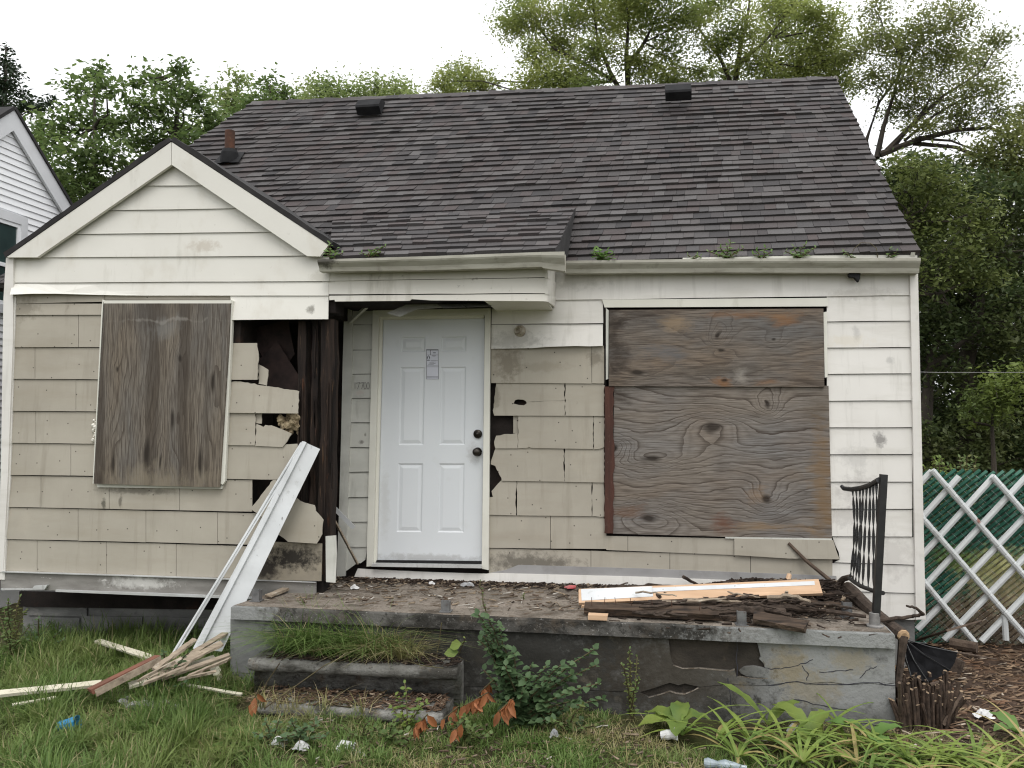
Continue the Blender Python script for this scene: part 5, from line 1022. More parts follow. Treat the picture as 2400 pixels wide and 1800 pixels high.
for (bx, by, tips, lf, lab, sd_, mt) in ((955, 1720, [(950, 1600), (980, 1640), (930, 1630), (1000, 1650), (965, 1670), (985, 1690), (920, 1660)], .05, 'young yellow green sapling in front of the lower step', 42, m_yel),
    (1150, 1640, [(1130, 1362), (1140, 1420), (1120, 1450)], .03, 'thin seedy weed stalk rising past the porch edge', 43, m_weed), (1236, 1600, [(1228, 1395), (1240, 1440), (1220, 1470)], .032, 'second slim weed stalk before the porch, right of the seedy one', 44, m_weed),
    (1480, 1690, [(1478, 1520), (1490, 1540), (1460, 1560), (1500, 1590), (1470, 1600)], .035, 'wispy pale weed against the dark porch wall', 45, m_weed), (1560, 1660, [(1548, 1565), (1562, 1580), (1540, 1590), (1575, 1610)], .05, 'small bright weed sprouting before the hole in the porch wall', 46, m_bright),
    (375, 1650, [(360, 1545), (385, 1530), (395, 1560), (345, 1590), (410, 1570), (440, 1530), (430, 1600), (470, 1600)], .055, 'grey green weed growing through the scrap boards', 47, m_shrub), (640, 1755, [(620, 1690), (660, 1680), (700, 1690), (600, 1720), (690, 1720), (740, 1700), (770, 1720)], .045, 'low dark creeper sprawling in front of the lower step', 48, m_shrub),
    (840, 1745, [(800, 1700), (860, 1690), (880, 1710), (820, 1720), (900, 1740)], .045, 'small dark creeper in front of the middle of the steps', 49, m_weed), (25, 1555, [(20, 1410), (45, 1400), (60, 1430), (5, 1430), (35, 1460), (70, 1470), (10, 1480), (50, 1500), (-10, 1420), (-20, 1460)], .05, 'tall yellowish weed at the left corner of the house', 50, m_weed),
    (95, 1540, [(90, 1450), (120, 1460), (140, 1480), (100, 1490), (75, 1500), (150, 1500)], .05, 'dark weed under the left end of the house', 51, m_shrub), (300, 1520, [(280, 1490), (320, 1495), (345, 1500)], .04, 'small weed at the foot of the foundation', 52, m_weed)):
    shrub(lab, bx, by, tips, lf, mt, .03, sd_, 'weed', 'weed')
for (bx, by, tips, lf, lab, sd_, mt) in ((700, 1752, [(640, 1700), (680, 1690), (720, 1705), (760, 1730), (650, 1740), (735, 1690)], .05, 'round leaved creeper in front of the left half of the lower step', 54, m_shrub), (910, 1752, [(880, 1705), (930, 1690), (960, 1710), (900, 1730), (1000, 1720), (950, 1740)], .05, 'round leaved creeper in front of the right half of the lower step', 55, m_weed), (1090, 1745, [(1050, 1690), (1090, 1680), (1130, 1700), (1060, 1720), (1150, 1720)], .045, 'low mixed weed at the foot of the shrub among the orange leaves', 56, m_weed), (1330, 1730, [(1300, 1690), (1350, 1680), (1390, 1700), (1420, 1690), (1370, 1650)], .04, 'thin low weed right of the shrub in the dry grass', 57, m_weed)):
    shrub(lab, bx, by, tips, lf, mt, .026, sd_, 'weed', 'weed', wr=.75)
cs = [tuple(atz(x, y, ZLO)[:2]) for x, y in ((620, 1655), (650, 1658), (690, 1660), (600, 1650), (760, 1664), (850, 1668))]
tuft('grass_clump', 'thin straw coloured blades trailing over the lower step', cs, 26, .17, .0045, 1.6, ZLO, m_dry, 33)
for q, (pts, lab) in enumerate((([(655, 1555, .33), (625, 1600, .2), (600, 1665, .05)], 'dry stalk drooping over the left end of the upper step'), ([(700, 1440, .55), (690, 1480, .42), (672, 1530, .31)], 'pale upright stalk in the grass on the upper step'), ([(620, 1660, .12), (760, 1560, .36), (900, 1490, .5)], 'long dry stalk crossing the steps'), ([(1035, 1460, .56), (1030, 1500, .44), (1022, 1545, .31)], 'thin dark stalk against the porch at the right of the upper step'), ([(940, 1545, .33), (990, 1560, .32), (1040, 1566, .31)], 'bare twig lying on the right end of the upper step'))):
    single('dry_stalk', lab, 'dry stalk', m_stem, lambda mb: mb.tube([atz(x, y, z_) for x, y, z_ in pts], [.004, .0035, .0025], 5))
sap = plant('vine', 'slim twig with two pale heart shaped leaves before the porch', 'vine', atz(1060, 1600, .1), [(at(1090, 1490, -1.25) - atz(1060, 1600, .1))], .03, m_yel, None, 53, .1, .4, .9)
V, F_ = leafset([tuple(at(1082, 1508, -1.3)), tuple(at(1075, 1528, -1.3))], [(-.9, 0, -.3), (-1, -.1, -.1)], [(0, -.8, .6), (0, -.8, .6)], [.09, .1], [.07, .07]); npmesh('foliage', V, F_, m_yel, sap)
# broad-leaved burdock, dead orange sprays, big pale leaves
def broad(name, lab, cat, base, leaves, mat, group=None):
    """leaves: (azimuth, length, width, rise, droop) as curved strips"""
    o = thing(name, lab, cat, tuple(base), group); base = Vector(base)
    V, F_ = [], []
    for az, L, Wd, rise, dr in leaves:
        d = Vector((math.cos(az), math.sin(az), 0)); s = Vector((-d.y, d.x, 0)); n = 9; b0 = len(V)
        for i in range(n + 1):
            t = i / n; c = base + d * L * (t * .75 + .25 * t * t) + Vector((0, 0, 1)) * L * (rise * t - dr * t * t); w_ = Wd * .5 * (math.sin(math.pi * min(1, t * .96 + .03)) ** .7) if Wd > .03 else Wd * .5 * (1 - .85 * t ** 2.2) * (.6 + .8 * min(t * 3, 1) * .5)
            rp = .06 * Wd * math.sin(i * 2.1)
            V += [c - s * w_ + Vector((0, 0, w_ * .35 + rp)), c, c + s * w_ + Vector((0, 0, w_ * .35 - rp))]
        for i in range(n):
            a = b0 + i * 3; F_ += [(a, a + 1, a + 4, a + 3), (a + 1, a + 2, a + 5, a + 4)]
    npmesh('foliage', np.array([tuple(v) for v in V]), F_, mat, o); return o
broad('broadleaf_weed', 'broad leaved bright weed low in the grass left of the steps', 'weed', atz(562, 1745, .03), [(.2, .2, .1, .45, .4), (1.2, .16, .09, .6, .5), (2.3, .22, .1, .4, .3), (3.1, .26, .1, .4, .35), (4.0, .2, .09, .3, .3), (5.2, .2, .1, .3, .35), (5.8, .17, .08, .5, .4)], m_bright)
broad('broadleaf_weed', 'broad pale leaves drooping at the left end of the daylily bed', 'weed', atz(1590, 1695, .06), [(.2, .2, .14, .6, .5), (2.6, .24, .15, .5, .45), (3.5, .26, .14, .4, .4), (4.6, .22, .13, .5, .5), (1.4, .2, .12, .8, .5)], m_yel)
broad('broadleaf_weed', 'pair of broad leaves among the middle daylilies', 'weed', atz(1900, 1720, .05), [(2.4, .26, .13, .9, .5), (.9, .22, .11, .8, .45), (4.4, .24, .12, .6, .5)], m_yel)
broad('broadleaf_weed', 'broad leaves among the daylilies below the porch corner', 'weed', atz(2040, 1735, .05), [(2.9, .24, .12, .8, .5), (.4, .22, .10, .7, .45), (4.9, .22, .11, .6, .5)], m_bright)
broad('broadleaf_weed', 'lone round pale leaf standing above the daylilies', 'weed', atz(1800, 1700, .05), [(2.9, .30, .10, 1.1, .35), (.6, .26, .1, .8, .4)], m_yel)
broad('broadleaf_weed', 'small heart leaves at the right edge of the dirt', 'weed', atz(2385, 1720, .05), [(2.0, .2, .12, .8, .5), (3.6, .18, .1, .7, .5), (5, .2, .12, .5, .5)], m_bright)
lil = [(1600, 1725, 12, .42), (1680, 1735, 16, .5), (1760, 1740, 18, .52), (1840, 1745, 18, .5), (1920, 1742, 16, .5), (1990, 1750, 16, .48), (2060, 1770, 16, .5), (2130, 1790, 18, .5), (2210, 1795, 18, .52), (2290, 1800, 18, .5), (2370, 1806, 16, .5), (2440, 1800, 14, .5), (1730, 1778, 12, .38), (1880, 1790, 14, .4), (2010, 1800, 14, .42), (2180, 1830, 16, .5), (2330, 1840, 16, .5)]
m_lily = leafmat('daylily_leaf', (.18, .26, .055), (.27, .34, .08), (.13, .21, .05), trans=.4, ns=3, patch=((.38, .31, .13), .12))
words_l = ['leftmost', 'second', 'third', 'fourth', 'fifth', 'sixth', 'seventh', 'eighth', 'ninth', 'tenth', 'eleventh', 'rightmost']
for k, (x, y, n, L) in enumerate(lil):
    lab = ('daylily clump with arching leaves, %s from the left along the back of the bed' % words_l[k]) if k < 12 else 'low daylily clump at the very front of the bed, %s from the left' % words_l[k - 12]
    broad('daylily', lab, 'daylily', atz(x, y, .02), [(rs.uniform(0, 6.28), L * rs.uniform(.4, 1.15), rs.uniform(.013, .029), rs.uniform(.4, .9), rs.uniform(.42, .8)) for _ in range(int(n * (.9 if y < 1760 and x < 2000 else 1.5)))], m_lily, 'daylilies along the front bed')
def dead(lab, x, y, n, Y, seed, size=.075):
    r = random.Random(seed); P, D, N, L = [], [], [], []; c = at(x, y, Y); o = thing('dead_leaves', lab, 'dead branch', tuple(c), 'withered orange sprays'); ms = MB()
    e = c + Vector((r.uniform(-.05, .05), 0, .11)); a0 = c + Vector((-.10, .02, .02)); ms.tube([a0 + Vector((0, .1, -.1)), a0, e], .004, 5); ms.build('twig', m_stem, o)
    for i in range(n):
        p = a0.lerp(e, r.random()); P.append(tuple(p)); D.append((r.gauss(0, .45), r.gauss(-.1, .3), -1)); N.append((r.gauss(0, .6), -1, .2)); L.append(size * r.uniform(.7, 1.3))
    L = np.array(L); V, F_ = leafset(P, D, N, L, L * .42, .6); npmesh('foliage', V, F_, m_rust_l, o)
for k, (x, y, n, Y, lab) in enumerate(((1010, 1720, 14, -2.0, 'withered orange leaves lying low right of the steps'), (1075, 1700, 5, -1.85, 'few withered orange leaves beside the shrub foot'), (1128, 1665, 16, -1.7, 'large withered orange spray before the dark shrub'), (1160, 1635, 6, -1.6, 'upper withered orange spray on the dark shrub'), (1205, 1680, 16, -1.75, 'withered orange spray at the right of the dark shrub'), (1098, 1730, 3, -2.0, 'single curled orange leaf hanging below the spray'), (622, 1660, 4, -1.75, 'two dried orange pods beside the lower step'))):
    dead(lab, x, y, n, Y, 60 + k, .085)
# ---- weeds in the gutters
m_gw = leafmat('gutter_weed_leaf', (.13, .22, .07), (.21, .3, .11), trans=.45)
Yg2, Yg1 = -.13, YL - .15
for k, (x, y, Y, tips, lf, mt, lab) in enumerate(((778, 606, Yg1, [(770, 575), (785, 580), (778, 570), (764, 590), (795, 592)], .04, m_gw, 'small weed in the gutter beside the gable end'), (868, 603, Yg1, [(850, 592), (885, 582), (900, 575), (870, 590), (890, 592)], .03, m_bright, 'low sprawling weed in the gutter over the door'), (1411, 611, Yg2, [(1395, 588), (1425, 588), (1440, 592), (1385, 596), (1412, 618), (1410, 583), (1436, 605)], .05, m_bright, 'bright broad leaved weed in the right gutter near its corner'), (1622, 608, Yg2, [(1612, 596), (1635, 596), (1640, 600)], .03, m_gw, 'tiny weed in the right gutter left of the ferny ones'), (1705, 608, Yg2, [(1660, 588), (1690, 578), (1715, 566), (1745, 580), (1730, 590), (1675, 596), (1705, 575)], .036, m_gw, 'wide ferny weed in the middle of the right gutter'), (1785, 606, Yg2, [(1770, 596), (1790, 580), (1805, 590), (1775, 588)], .04, m_bright, 'upright bright weed between the two ferny gutter weeds'), (1870, 606, Yg2, [(1835, 590), (1860, 576), (1885, 572), (1910, 580), (1895, 590), (1850, 596)], .036, m_gw, 'second ferny weed in the right gutter'), (2000, 606, Yg2, [(1980, 590), (1995, 594)], .03, m_gw, 'sparse little weed in the right gutter'), (2090, 606, Yg2, [(2070, 592), (2085, 580), (2105, 588), (2110, 596)], .032, m_gw, 'last ferny weed at the right end of the gutter'))):
    b = at(x, y, Y); plant('gutter_weed', lab, 'weed', b, [at(tx, ty, Y + rs.uniform(-.04, .02)) - b for tx, ty in tips], lf * 1.5, mt, 'weeds in the gutters', 80 + k, .1, .022, .25, True, .42, .6)
single('dry_stalk', 'dry bent stalk looping over the right end of the gutter', 'dry stalk', m_stem, lambda mb: mb.tube([at(1992, 606, -.13), at(2002, 582, -.13), at(2018, 569, -.13), at(2040, 570, -.13), at(2054, 582, -.13), at(2057, 604, -.13)], .003, 5))
# ================================================================== YARD LITTER
single('cup', 'crushed blue cup lying in the grass at the left', 'cup', surf('blue_plastic', (.03, .22, .40), (.02, .14, .28), (9, 9, 9), rough=.4), lambda mb: mb.lathe(atz(138, 1703, .07), [(.03, 0), (.034, .05), (.043, .11), (.046, .115), (.04, .112), (.03, .05)], Vector((1, .15, .2)), 10))
pp = single('paper_sheet', 'crumpled white paper with a scribbled number in front of the steps', 'paper', m_litter, lambda mb: (lambda f: mb.prism(f, [p + Vector((0, .02, -.004)) for p in f]))([atz(776, 1768, .03), at(800, 1735, -2.05), at(830, 1741, -2.05), at(850, 1765, -2.1), atz(858, 1772, .03)]))
mb = MB()
for cx, rx in ((808, 5), (825, 6)): ribbon(mb, [(cx + rx * math.cos(k * .63), 1754 + 7 * math.sin(k * .63)) for k in range(11)], -2.115, 1.3)
mb.build('scribble', m_ink, pp)
for k, (x, y, r_, lab, m_) in enumerate(((655, 1746, .055, 'white torn paper in the grass left of the scribbled sheet', m_litter), (706, 1756, .05, 'small white paper scrap between the torn paper and the scribbled sheet', m_litter), (1300, 1728, .03, 'tiny pale scrap in the grass before the porch', m_foil), (2305, 1680, .06, 'white tangled rag on the bare dirt at the right', m_litter), (1865, 1718, .05, 'grey twisted metal scrap at the right porch foot', m_foil))):
    single('litter', lab, 'litter', m_, lambda mb: crumple(mb, atz(x, y, .04), r_, r_ * .7, .05, 6, 200 + k))
single('cup', 'white dented cup lying before the daylilies', 'cup', m_litter, lambda mb: mb.lathe(atz(1550, 1724, .03), [(.001, 0), (.024, 0), (.030, .04), (.026, .06), (.036, .085), (.038, .09), (.032, .085), (.024, .04), (.001, .01)], Vector((1, -.2, .25)), 12))
m_clear = surf('cloudy_clear_plastic', (.30, .35, .38), (.2, .24, .26), (20, 20, 20), rough=.15, spec=.6)
single('bottle', 'crushed clear plastic bottle at the bottom right in the grass', 'bottle', m_clear, lambda mb: mb.lathe(atz(1650, 1788, .035), [(.001, 0), (.022, .0), (.030, .02), (.018, .07), (.031, .11), (.022, .16), (.013, .20), (.012, .225), (.001, .225)], Vector((1, -.1, -.02)), 14))
# ---- black umbrella lying by the porch end
ub = thing('umbrella', 'torn black umbrella lying open beside the right end of the porch', 'umbrella', tuple(at(2150, 1560, -.7)))
m_fab = surf('black_fabric', (.006, .006, .0065), (.010, .010, .011), (9, 9, 9), rough=1, spec=.05)
ap = at(2119, 1500, -.40); rim = [at(2171, 1509, -.3), at(2210, 1519, -.35), at(2244, 1530, -.45), at(2238, 1552, -.62), at(2226, 1572, -.75), at(2200, 1588, -.9), at(2174, 1599, -1.0), at(2150, 1594, -1.02), at(2134, 1586, -1.0), at(2128, 1555, -.8)]
mb = MB(); nn = 4; V_ = []
for i, q in enumerate(rim):
    for j in range(1, nn + 1):
        k = j / nn; V_.append(ap.lerp(q, k) + Vector((0, .10 * math.sin(math.pi * k), -.04 * math.sin(math.pi * k))) * (1 if i % 2 else .4))
fs_ = []
for i in range(len(rim) - 1):
    fs_.append((0, 1 + i * nn, 1 + (i + 1) * nn))
    for j in range(nn - 1): a = 1 + i * nn + j; b = 1 + (i + 1) * nn + j; fs_.append((a, a + 1, b + 1, b))
mb.add([ap] + V_, fs_); mb.build('canopy', m_fab, ub)
for q in rim[::2]: mb = MB(); mb.tube([ap + Vector((0, -.01, .01)), ap.lerp(q, .5) + Vector((0, .03, -.01)), q + Vector((0, -.01, .005))], .004, 5); mb.build('rib', m_iron, ub)
# ---- cut shrub stump: many cut stems
m_cut2 = surf('dull_cut_wood', (.26, .19, .12), (.16, .115, .075), (60, 60, 60), rough=.95)
cs_ = thing('cut_shrub', 'cluster of brown shrub stems cut off short beside the porch end', 'shrub stump', tuple(atz(2165, 1715, 0)))
r = random.Random(12); m_stemb = surf('brown_cut_stem', (.085, .058, .042), (.035, .025, .019), (22, 22, 22), rough=.95, bump=.5)
for k in range(96):
    bx = r.uniform(2112, 2225); byy = r.uniform(1668, 1724) - (8 if bx > 2190 else 0); b = atz(bx, byy, .0); h = r.uniform(.13, .28); t_ = b + Vector((r.gauss(0, .03) + (bx - 2165) * .001, r.gauss(0, .035), h)); rad = r.uniform(.007, .014)
    mb = MB(); n = 6; rg = []
    for p, q in ((b - Vector((0, 0, .05)), rad * 1.1), (b.lerp(t_, .5), rad), (t_, rad)): rg.append([p + Vector((q * math.cos(2 * math.pi * i / n), q * math.sin(2 * math.pi * i / n), .4 * q * math.cos(2 * math.pi * i / n + k) if p is t_ else 0)) for i in range(n)])
    mb.loft(rg, cap=False); mb.cur = 1; mb.add(rg[-1], [tuple(range(n))]); mb.build('stem', [m_stemb, m_cut2], cs_)
for (pts, r0, r1, lab) in (([(2108, 1606, .2), (2160, 1600, .22), (2172, 1597, .24)], .018, .016, 'thick cut stick lying on top of the shrub stump'), ([(2180, 1606, .22), (2210, 1598, .24)], .014, .012, 'short cut stick beside the thick one on the shrub stump'), ([(2110, 1700, .02), (2108, 1600, .34)], .012, .01, 'upright stick between the shrub stump and the porch'), ([(2248, 1530, .25), (2335, 1545, .05)], .008, .006, 'pale thin stick on the dirt behind the umbrella'), ([(2210, 1700, .03), (2255, 1625, .2)], .014, .01, 'slanted stick right of the shrub stump')):
    single('stick', lab, 'stick', m_barkl, lambda mb: mb.tube([atz(x, y, z_) for x, y, z_ in pts], [r0 + (r1 - r0) * i / (len(pts) - 1) for i in range(len(pts))], 7), 'sticks by the dirt patch')
single('stick', 'long bare stick leaning in front of the white lattice', 'stick', m_barkl, lambda mb: mb.tube([atz(2150, 1500, .05), at(2220, 1478, .05), at(2300, 1455, .5)], [.012, .010, .008], 6))
single('log', 'short weathered log lying behind the umbrella', 'log', m_barkl, lambda mb: mb.tube([atz(2228, 1508, .05), atz(2290, 1518, .05)], [.05, .045], 9))
single('log', 'upright stub of dark wood beside the umbrella', 'wood stub', m_bark, lambda mb: mb.tube([atz(2232, 1578, .0), at(2248, 1545, atz(2232, 1578, .0).y)], [.055, .05], 8))
# ================================================================== FENCE AND LATTICE
fb = atz(2260, 1512, 0.0); YF = fb.y
m_green = surf('green_plastic_slat', (.028, .12, .08), (.022, .09, .062), (3, 3, 3), stains=[((.10, .13, .06), (3, 3, 3), .6, .75, .4)], blobs=[(at(2340, 1335, YF), (.36, .2), (.38, .38, .17), 1), (at(2400, 1395, YF), (.5, .26), (.30, .26, .15), 1), (at(2290, 1450, YF), (.42, .22), (.17, .135, .085), .95), (at(2240, 1310, YF), (.25, .12), (.14, .2, .05), .75), (at(2400, 1480, YF), (.8, .22), (.13, .10, .07), .95)], rough=.5)
m_wire = surf('galvanised_wire', (.50, .52, .52), (.36, .37, .37), (20, 20, 20), rough=.4, metal=.4)
fen = thing('fence', 'chain link fence with slanting green slats, faded brown at its lower right', 'fence', tuple(fb))
top = lambda x: 1100 + (x - 2180) * .066 + rnd.uniform(-4, 4)
bot = lambda x: 1512
sl = .775; mb = MB(); c = 1080.0
while c < 2200:
    # line y = c - sl * (x - 2150); clipped to the panel 2120..2560
    xa, xb_ = 2095.0, 2900.0
    yb2 = 1512; x_bot = 2150 + (c - yb2) / sl; x_top = 2150 + (c - 1104) / sl
    x0 = max(xa, x_bot); x1 = min(xb_, x_top + rnd.uniform(-5, 5))
    if x1 - x0 > 6:
        f = lambda x, d: (x + d * .61, c - sl * (x - 2150) + d * .79)
        n = max(2, int((x1 - x0) / 14)); up_ = [f(x0 + (x1 - x0) * i / n, -4.7) for i in range(n + 1)]; dn_ = [f(x0 + (x1 - x0) * i / n, 4.7) for i in range(n + 1)]
        rings = []
        for i in range(n + 1):
            wv = .010 * math.sin(i * 2.2 + c); A_ = at(*up_[i], YF + wv); B_ = at(*dn_[i], YF + wv); M_ = A_.lerp(B_, .5) + Vector((0, -.018, 0)); rings.append([A_, M_, B_, B_ + Vector((0, .004, 0)), A_ + Vector((0, .004, 0))])
        mb.loft(rings)
    c += 15.2
mb.build('slat_panel', m_green, fen)
mb = MB(); c = 480
while c < 1500:                                       # wires of the link crossing the slats
    x0 = max(2120, 2150 + (1112 - c) / .95); x1 = min(2880, 2150 + (1508 - c) / .95)
    n = int((x1 - x0) / 9)
    if n > 1:
        P = [at(x0 + (x1 - x0) * i / n, c + .95 * (x0 + (x1 - x0) * i / n - 2150), YF - (.02 if i % 2 else .001)) for i in range(n + 1)]; mb.tube(P, .0013, 4)
    c += 21
mb.build('wire_mesh', m_wire, fen)
lat = thing('lattice', 'white tubular lattice trellis leaning in front of the green slat fence', 'lattice', tuple(at(2260, 1500, YF - .2)))
m_lat = surf('white_lattice_tube', (.58, .60, .60), (.50, .52, .52), (4, 4, 4), stains=[((.25, .23, .2), (7, 7, 7), .6, .75, .5)], blobs=[(at(2291, 1218, YF - .13), (.02, .03), (.2, .06, .03), .9)], rough=.5)
YA, YB_ = YF - .10, YF - .14
def bar(a, b, Y, wpx, rings_=False):
    mb = MB(); A_, B_ = at(*a, Y), at(*b, Y); n = max(2, int((B_ - A_).length / .085)); P = [A_.lerp(B_, i / n) for i in range(n + 1)]
    rad = wpx * .5 * (A_ - CAM).length / F
    if rings_:
        Q, R_ = [], []
        for i, p in enumerate(P):
            d_ = (B_ - A_).normalized() * .006
            Q += [p - d_, p, p + d_]; R_ += [rad, rad * .86, rad]
        mb.tube(Q, R_, 8)
    else: mb.tube(P, rad, 8)
    mb.build('lattice_bar', m_lat, lat)
for a, b in (((2186, 1103), (2480, 1440)), ((2327, 1117), (2520, 1338)), ((2150, 1200), (2405, 1492)), ((2150, 1345), (2284, 1505)), ((2460, 1125), (2560, 1240))): bar(a, b, YB_, 12, True)
for a, b in (((2140, 1150), (2184, 1104)), ((2140, 1236), (2248, 1117)), ((2140, 1325), (2331, 1115)), ((2140, 1402), (2420, 1102)), ((2150, 1475), (2480, 1130)), ((2213, 1500), (2520, 1185)), ((2300, 1503), (2540, 1255)), ((2390, 1503), (2560, 1330))): bar(a, b, YA, 13)
bar((2354, 1440), (2358, 1500), YA - .02, 12)
# ================================================================== NEIGHBOUR HOUSE
XN = -6.4
nh = thing('neighbour_house', 'white clapboard house with a gable window at the far left edge', 'house', (XN - 3, 3.0, 0))
m_nw = surf('clean_white_siding', (.84, .85, .86), (.82, .83, .84), (2, 2, 2), rough=.45)
m_nt = surf('grey_white_trim', (.66, .67, .68), (.6, .61, .62), (4, 4, 4), rough=.5)
pk_ = atx(23, 262, XN); er_ = atx(160, 492, XN); slope = (pk_.z - er_.z) / (er_.y - pk_.y)
zr_ = lambda y: pk_.z - abs(y - pk_.y) * slope
yw = er_.y - .05; half = yw - pk_.y
mb = MB(); h0 = .3
dz = (atx(4, 357, XN).z - atx(4, 373, XN).z)
while h0 < pk_.z - .05:
    h1 = h0 + dz; w0 = min(half, (pk_.z - h0) / slope); w1 = min(half, (pk_.z - h1) / slope) if h1 < pk_.z else 0
    f = [Vector((XN + .012, pk_.y - w0, h0)), Vector((XN + .012, pk_.y + w0, h0)), Vector((XN, pk_.y + w1, min(h1, pk_.z))), Vector((XN, pk_.y - w1, min(h1, pk_.z)))]
    mb.prism(f, [p - Vector((.02, 0, 0)) for p in f]); h0 = h1
mb.build('wall', m_nw, nh)
mb = MB(); mb.box((XN - 6, pk_.y - half + .05, 0), (XN - .03, pk_.y + half - .05, zr_(pk_.y + half))); mb.build('wall', m_nw, nh)
for sgn in (-1, 1):
    A_ = Vector((XN + .05, pk_.y, pk_.z + .02)); B_ = Vector((XN + .05, pk_.y + sgn * (half + .3), zr_(pk_.y + half + .3) + .02))
    mb = MB(); f = [A_, B_, B_ - Vector((0, 0, .22)), A_ - Vector((0, 0, .22))]; mb.prism(f, [p - Vector((.03, 0, 0)) for p in f])
    mb.build('rake_board', m_nt, nh)
    mb = MB(); f = [A_ + Vector((.015, 0, 0)), B_ + Vector((.015, 0, 0)), B_ - Vector((7, 0, 0)), A_ - Vector((7, 0, 0))]; mb.prism(f, [p + Vector((0, sgn * .015, .03)) for p in f]); mb.build('roof', m_roofdk, nh)
t0, t1 = atx(58, 512, XN), atx(0, 735, XN); yb0 = t0.y; ztop = t0.z; zlow = atx(5, 735, XN).z
def rimbox(mb, y0, y1, z0, z1, w_, x0, x1):
    mb.box((x0, y0, z1 - w_), (x1, y1, z1)); mb.box((x0, y0, z0), (x1, y1, z0 + w_)); mb.box((x0, y0, z0 + w_), (x1, y0 + w_, z1 - w_)); mb.box((x0, y1 - w_, z0 + w_), (x1, y1, z1 - w_))
mb = MB(); rimbox(mb, yb0 - 1.1, yb0, zlow, ztop, .09, XN + .0, XN + .04); win = mb.build('window', m_nt, nh)
mb = MB(); rimbox(mb, yb0 - 1.01, yb0 - .09, zlow + .09, ztop - .09, .04, XN + .0, XN + .03); mb.box((XN, yb0 - .97, zlow + .48), (XN + .03, yb0 - .13, zlow + .52)); mb.build('sash', m_nw, win)
mb = MB(); mb.box((XN - .005, yb0 - .97, zlow + .13), (XN + .014, yb0 - .13, ztop - .13)); mb.build('pane', surf('dark_green_glass', (.03, .06, .055), (.015, .03, .03), (2, 2, 2), rough=.08, spec=.6), win)
# ================================================================== TREES
m_tbark = surf('tree_bark', (.07, .058, .045), (.035, .03, .025), (9, 9, 3), rough=.95, bump=.6)
def mpp(Y, px=1200, py=300): return (at(px, py, Y) - CAM).length / F
def tree(name, lab, base, trunk, clumps, leaf, cover, mat, group, seed, dY=.6, Yc=10.0, flat=.8, trad=.085, sub=9, wr=.5, droop=.0, extra=(), spr=.36):
    """trunk: polyline of Vectors with radii from trad down; clumps: (px, py, r_px) at the tree's own distance, spread in depth"""
    g = np.random.default_rng(seed); r = random.Random(seed); base = Vector(base); o = thing(name, lab, 'tree', tuple(base), group)
    ms = MB(); pts = [base] + list(trunk); n = len(pts)
    ms.tube(pts, [trad * (1 - .85 * i / (n - 1)) for i in range(n)], 8)
    for pl_, r0 in extra: ms.tube(pl_, [r0 * (1 - .75 * i / (len(pl_) - 1)) for i in range(len(pl_))], 6); pts += pl_
    PP_, DD, NN, LL = [], [], [], []
    k_ = mpp(Yc)
    for (x, y, rp) in clumps:
        c = at(x, y, Yc + r.uniform(-dY, dY)); R_ = rp * k_ * 1.3
        cand = [p for p in pts[1:] if p.z < c.z + .2] or pts
        q = min(cand, key=lambda p: (p - c).length + .3 * abs(p.z - c.z) * 0); d = c - q
        mid = q + d * .5 + Vector((r.gauss(0, .08), r.gauss(0, .08), -.08 * d.length)) * 1.0
        if d.length > .1: ms.tube([q, q + d * .25 + Vector((0, 0, -.03 * d.length)), mid, q + d * .78 + Vector((r.gauss(0, .05), 0, 0)), c], [.024, .021, .017, .012, .008] if d.length > 1 else [.016, .013, .011, .009, .006], 5)
        nl = int(2.6 * cover * math.pi * R_ * R_ / (leaf * leaf * wr * .62)); ns_ = max(5, int(sub * (R_ / .5) ** 1.3)); per = max(4, nl // ns_)
        for _ in range(ns_):
            dv = Vector((r.gauss(0, 1), r.gauss(0, 1), r.gauss(0, .8))).normalized(); e = c + Vector((dv.x, dv.y, dv.z * flat)) * R_ * (r.random() ** .45) * 1.05
            st = c.lerp(e, .15); ms.tube([st, st.lerp(e, .5) + Vector((0, 0, .05 * R_)), e + Vector((0, 0, -.05 * R_))], [.007, .005, .003], 4)
            k = g.random(per) ** .7; J = g.normal(0, 1, (per, 3)) * np.array([1, 1, .62]) * (R_ * spr)
            p = np.array(st)[None] * (1 - k[:, None]) + np.array(e)[None] * k[:, None] + J; p[:, 2] -= droop * np.abs(J[:, 0])
            PP_.append(p); D_ = g.normal(0, 1, (per, 3)); D_[:, 2] = D_[:, 2] * .5 - .25; DD.append(D_); N_ = g.normal(0, .55, (per, 3)); N_[:, 2] += 1; NN.append(N_); LL.append(leaf * g.uniform(.55, 1.3, per))
    ms.build('trunk', m_tbark, o)
    P, D, N, L = np.concatenate(PP_), np.concatenate(DD), np.concatenate(NN), np.concatenate(LL)
    D /= np.linalg.norm(D, axis=1)[:, None]; S = np.cross(D, N); S /= np.linalg.norm(S, axis=1)[:, None] + 1e-9
    V = np.stack([P, P + D * (L * .45)[:, None] + S * (L * wr * .5)[:, None], P + D * L[:, None], P + D * (L * .45)[:, None] - S * (L * wr * .5)[:, None]], 1).reshape(-1, 3)
    npmesh('crown', V, np.arange(len(P) * 4).reshape(-1, 4), mat, o); return o
def gp(x, Y): p = at(x, 984, Y); return Vector((p.x, Y, 0))
def tp(pts, Y, dy=0): return [at(x, y, Y + dy * i) for i, (x, y) in enumerate(pts)]
m_lt = leafmat('left_tree_leaf', (.085, .135, .042), (.165, .225, .07), (.11, .165, .05), trans=.5, ns=.8)
m_ltp = leafmat('pale_tree_leaf', (.21, .27, .09), (.31, .36, .15), (.18, .24, .08), trans=.5, ns=.8)
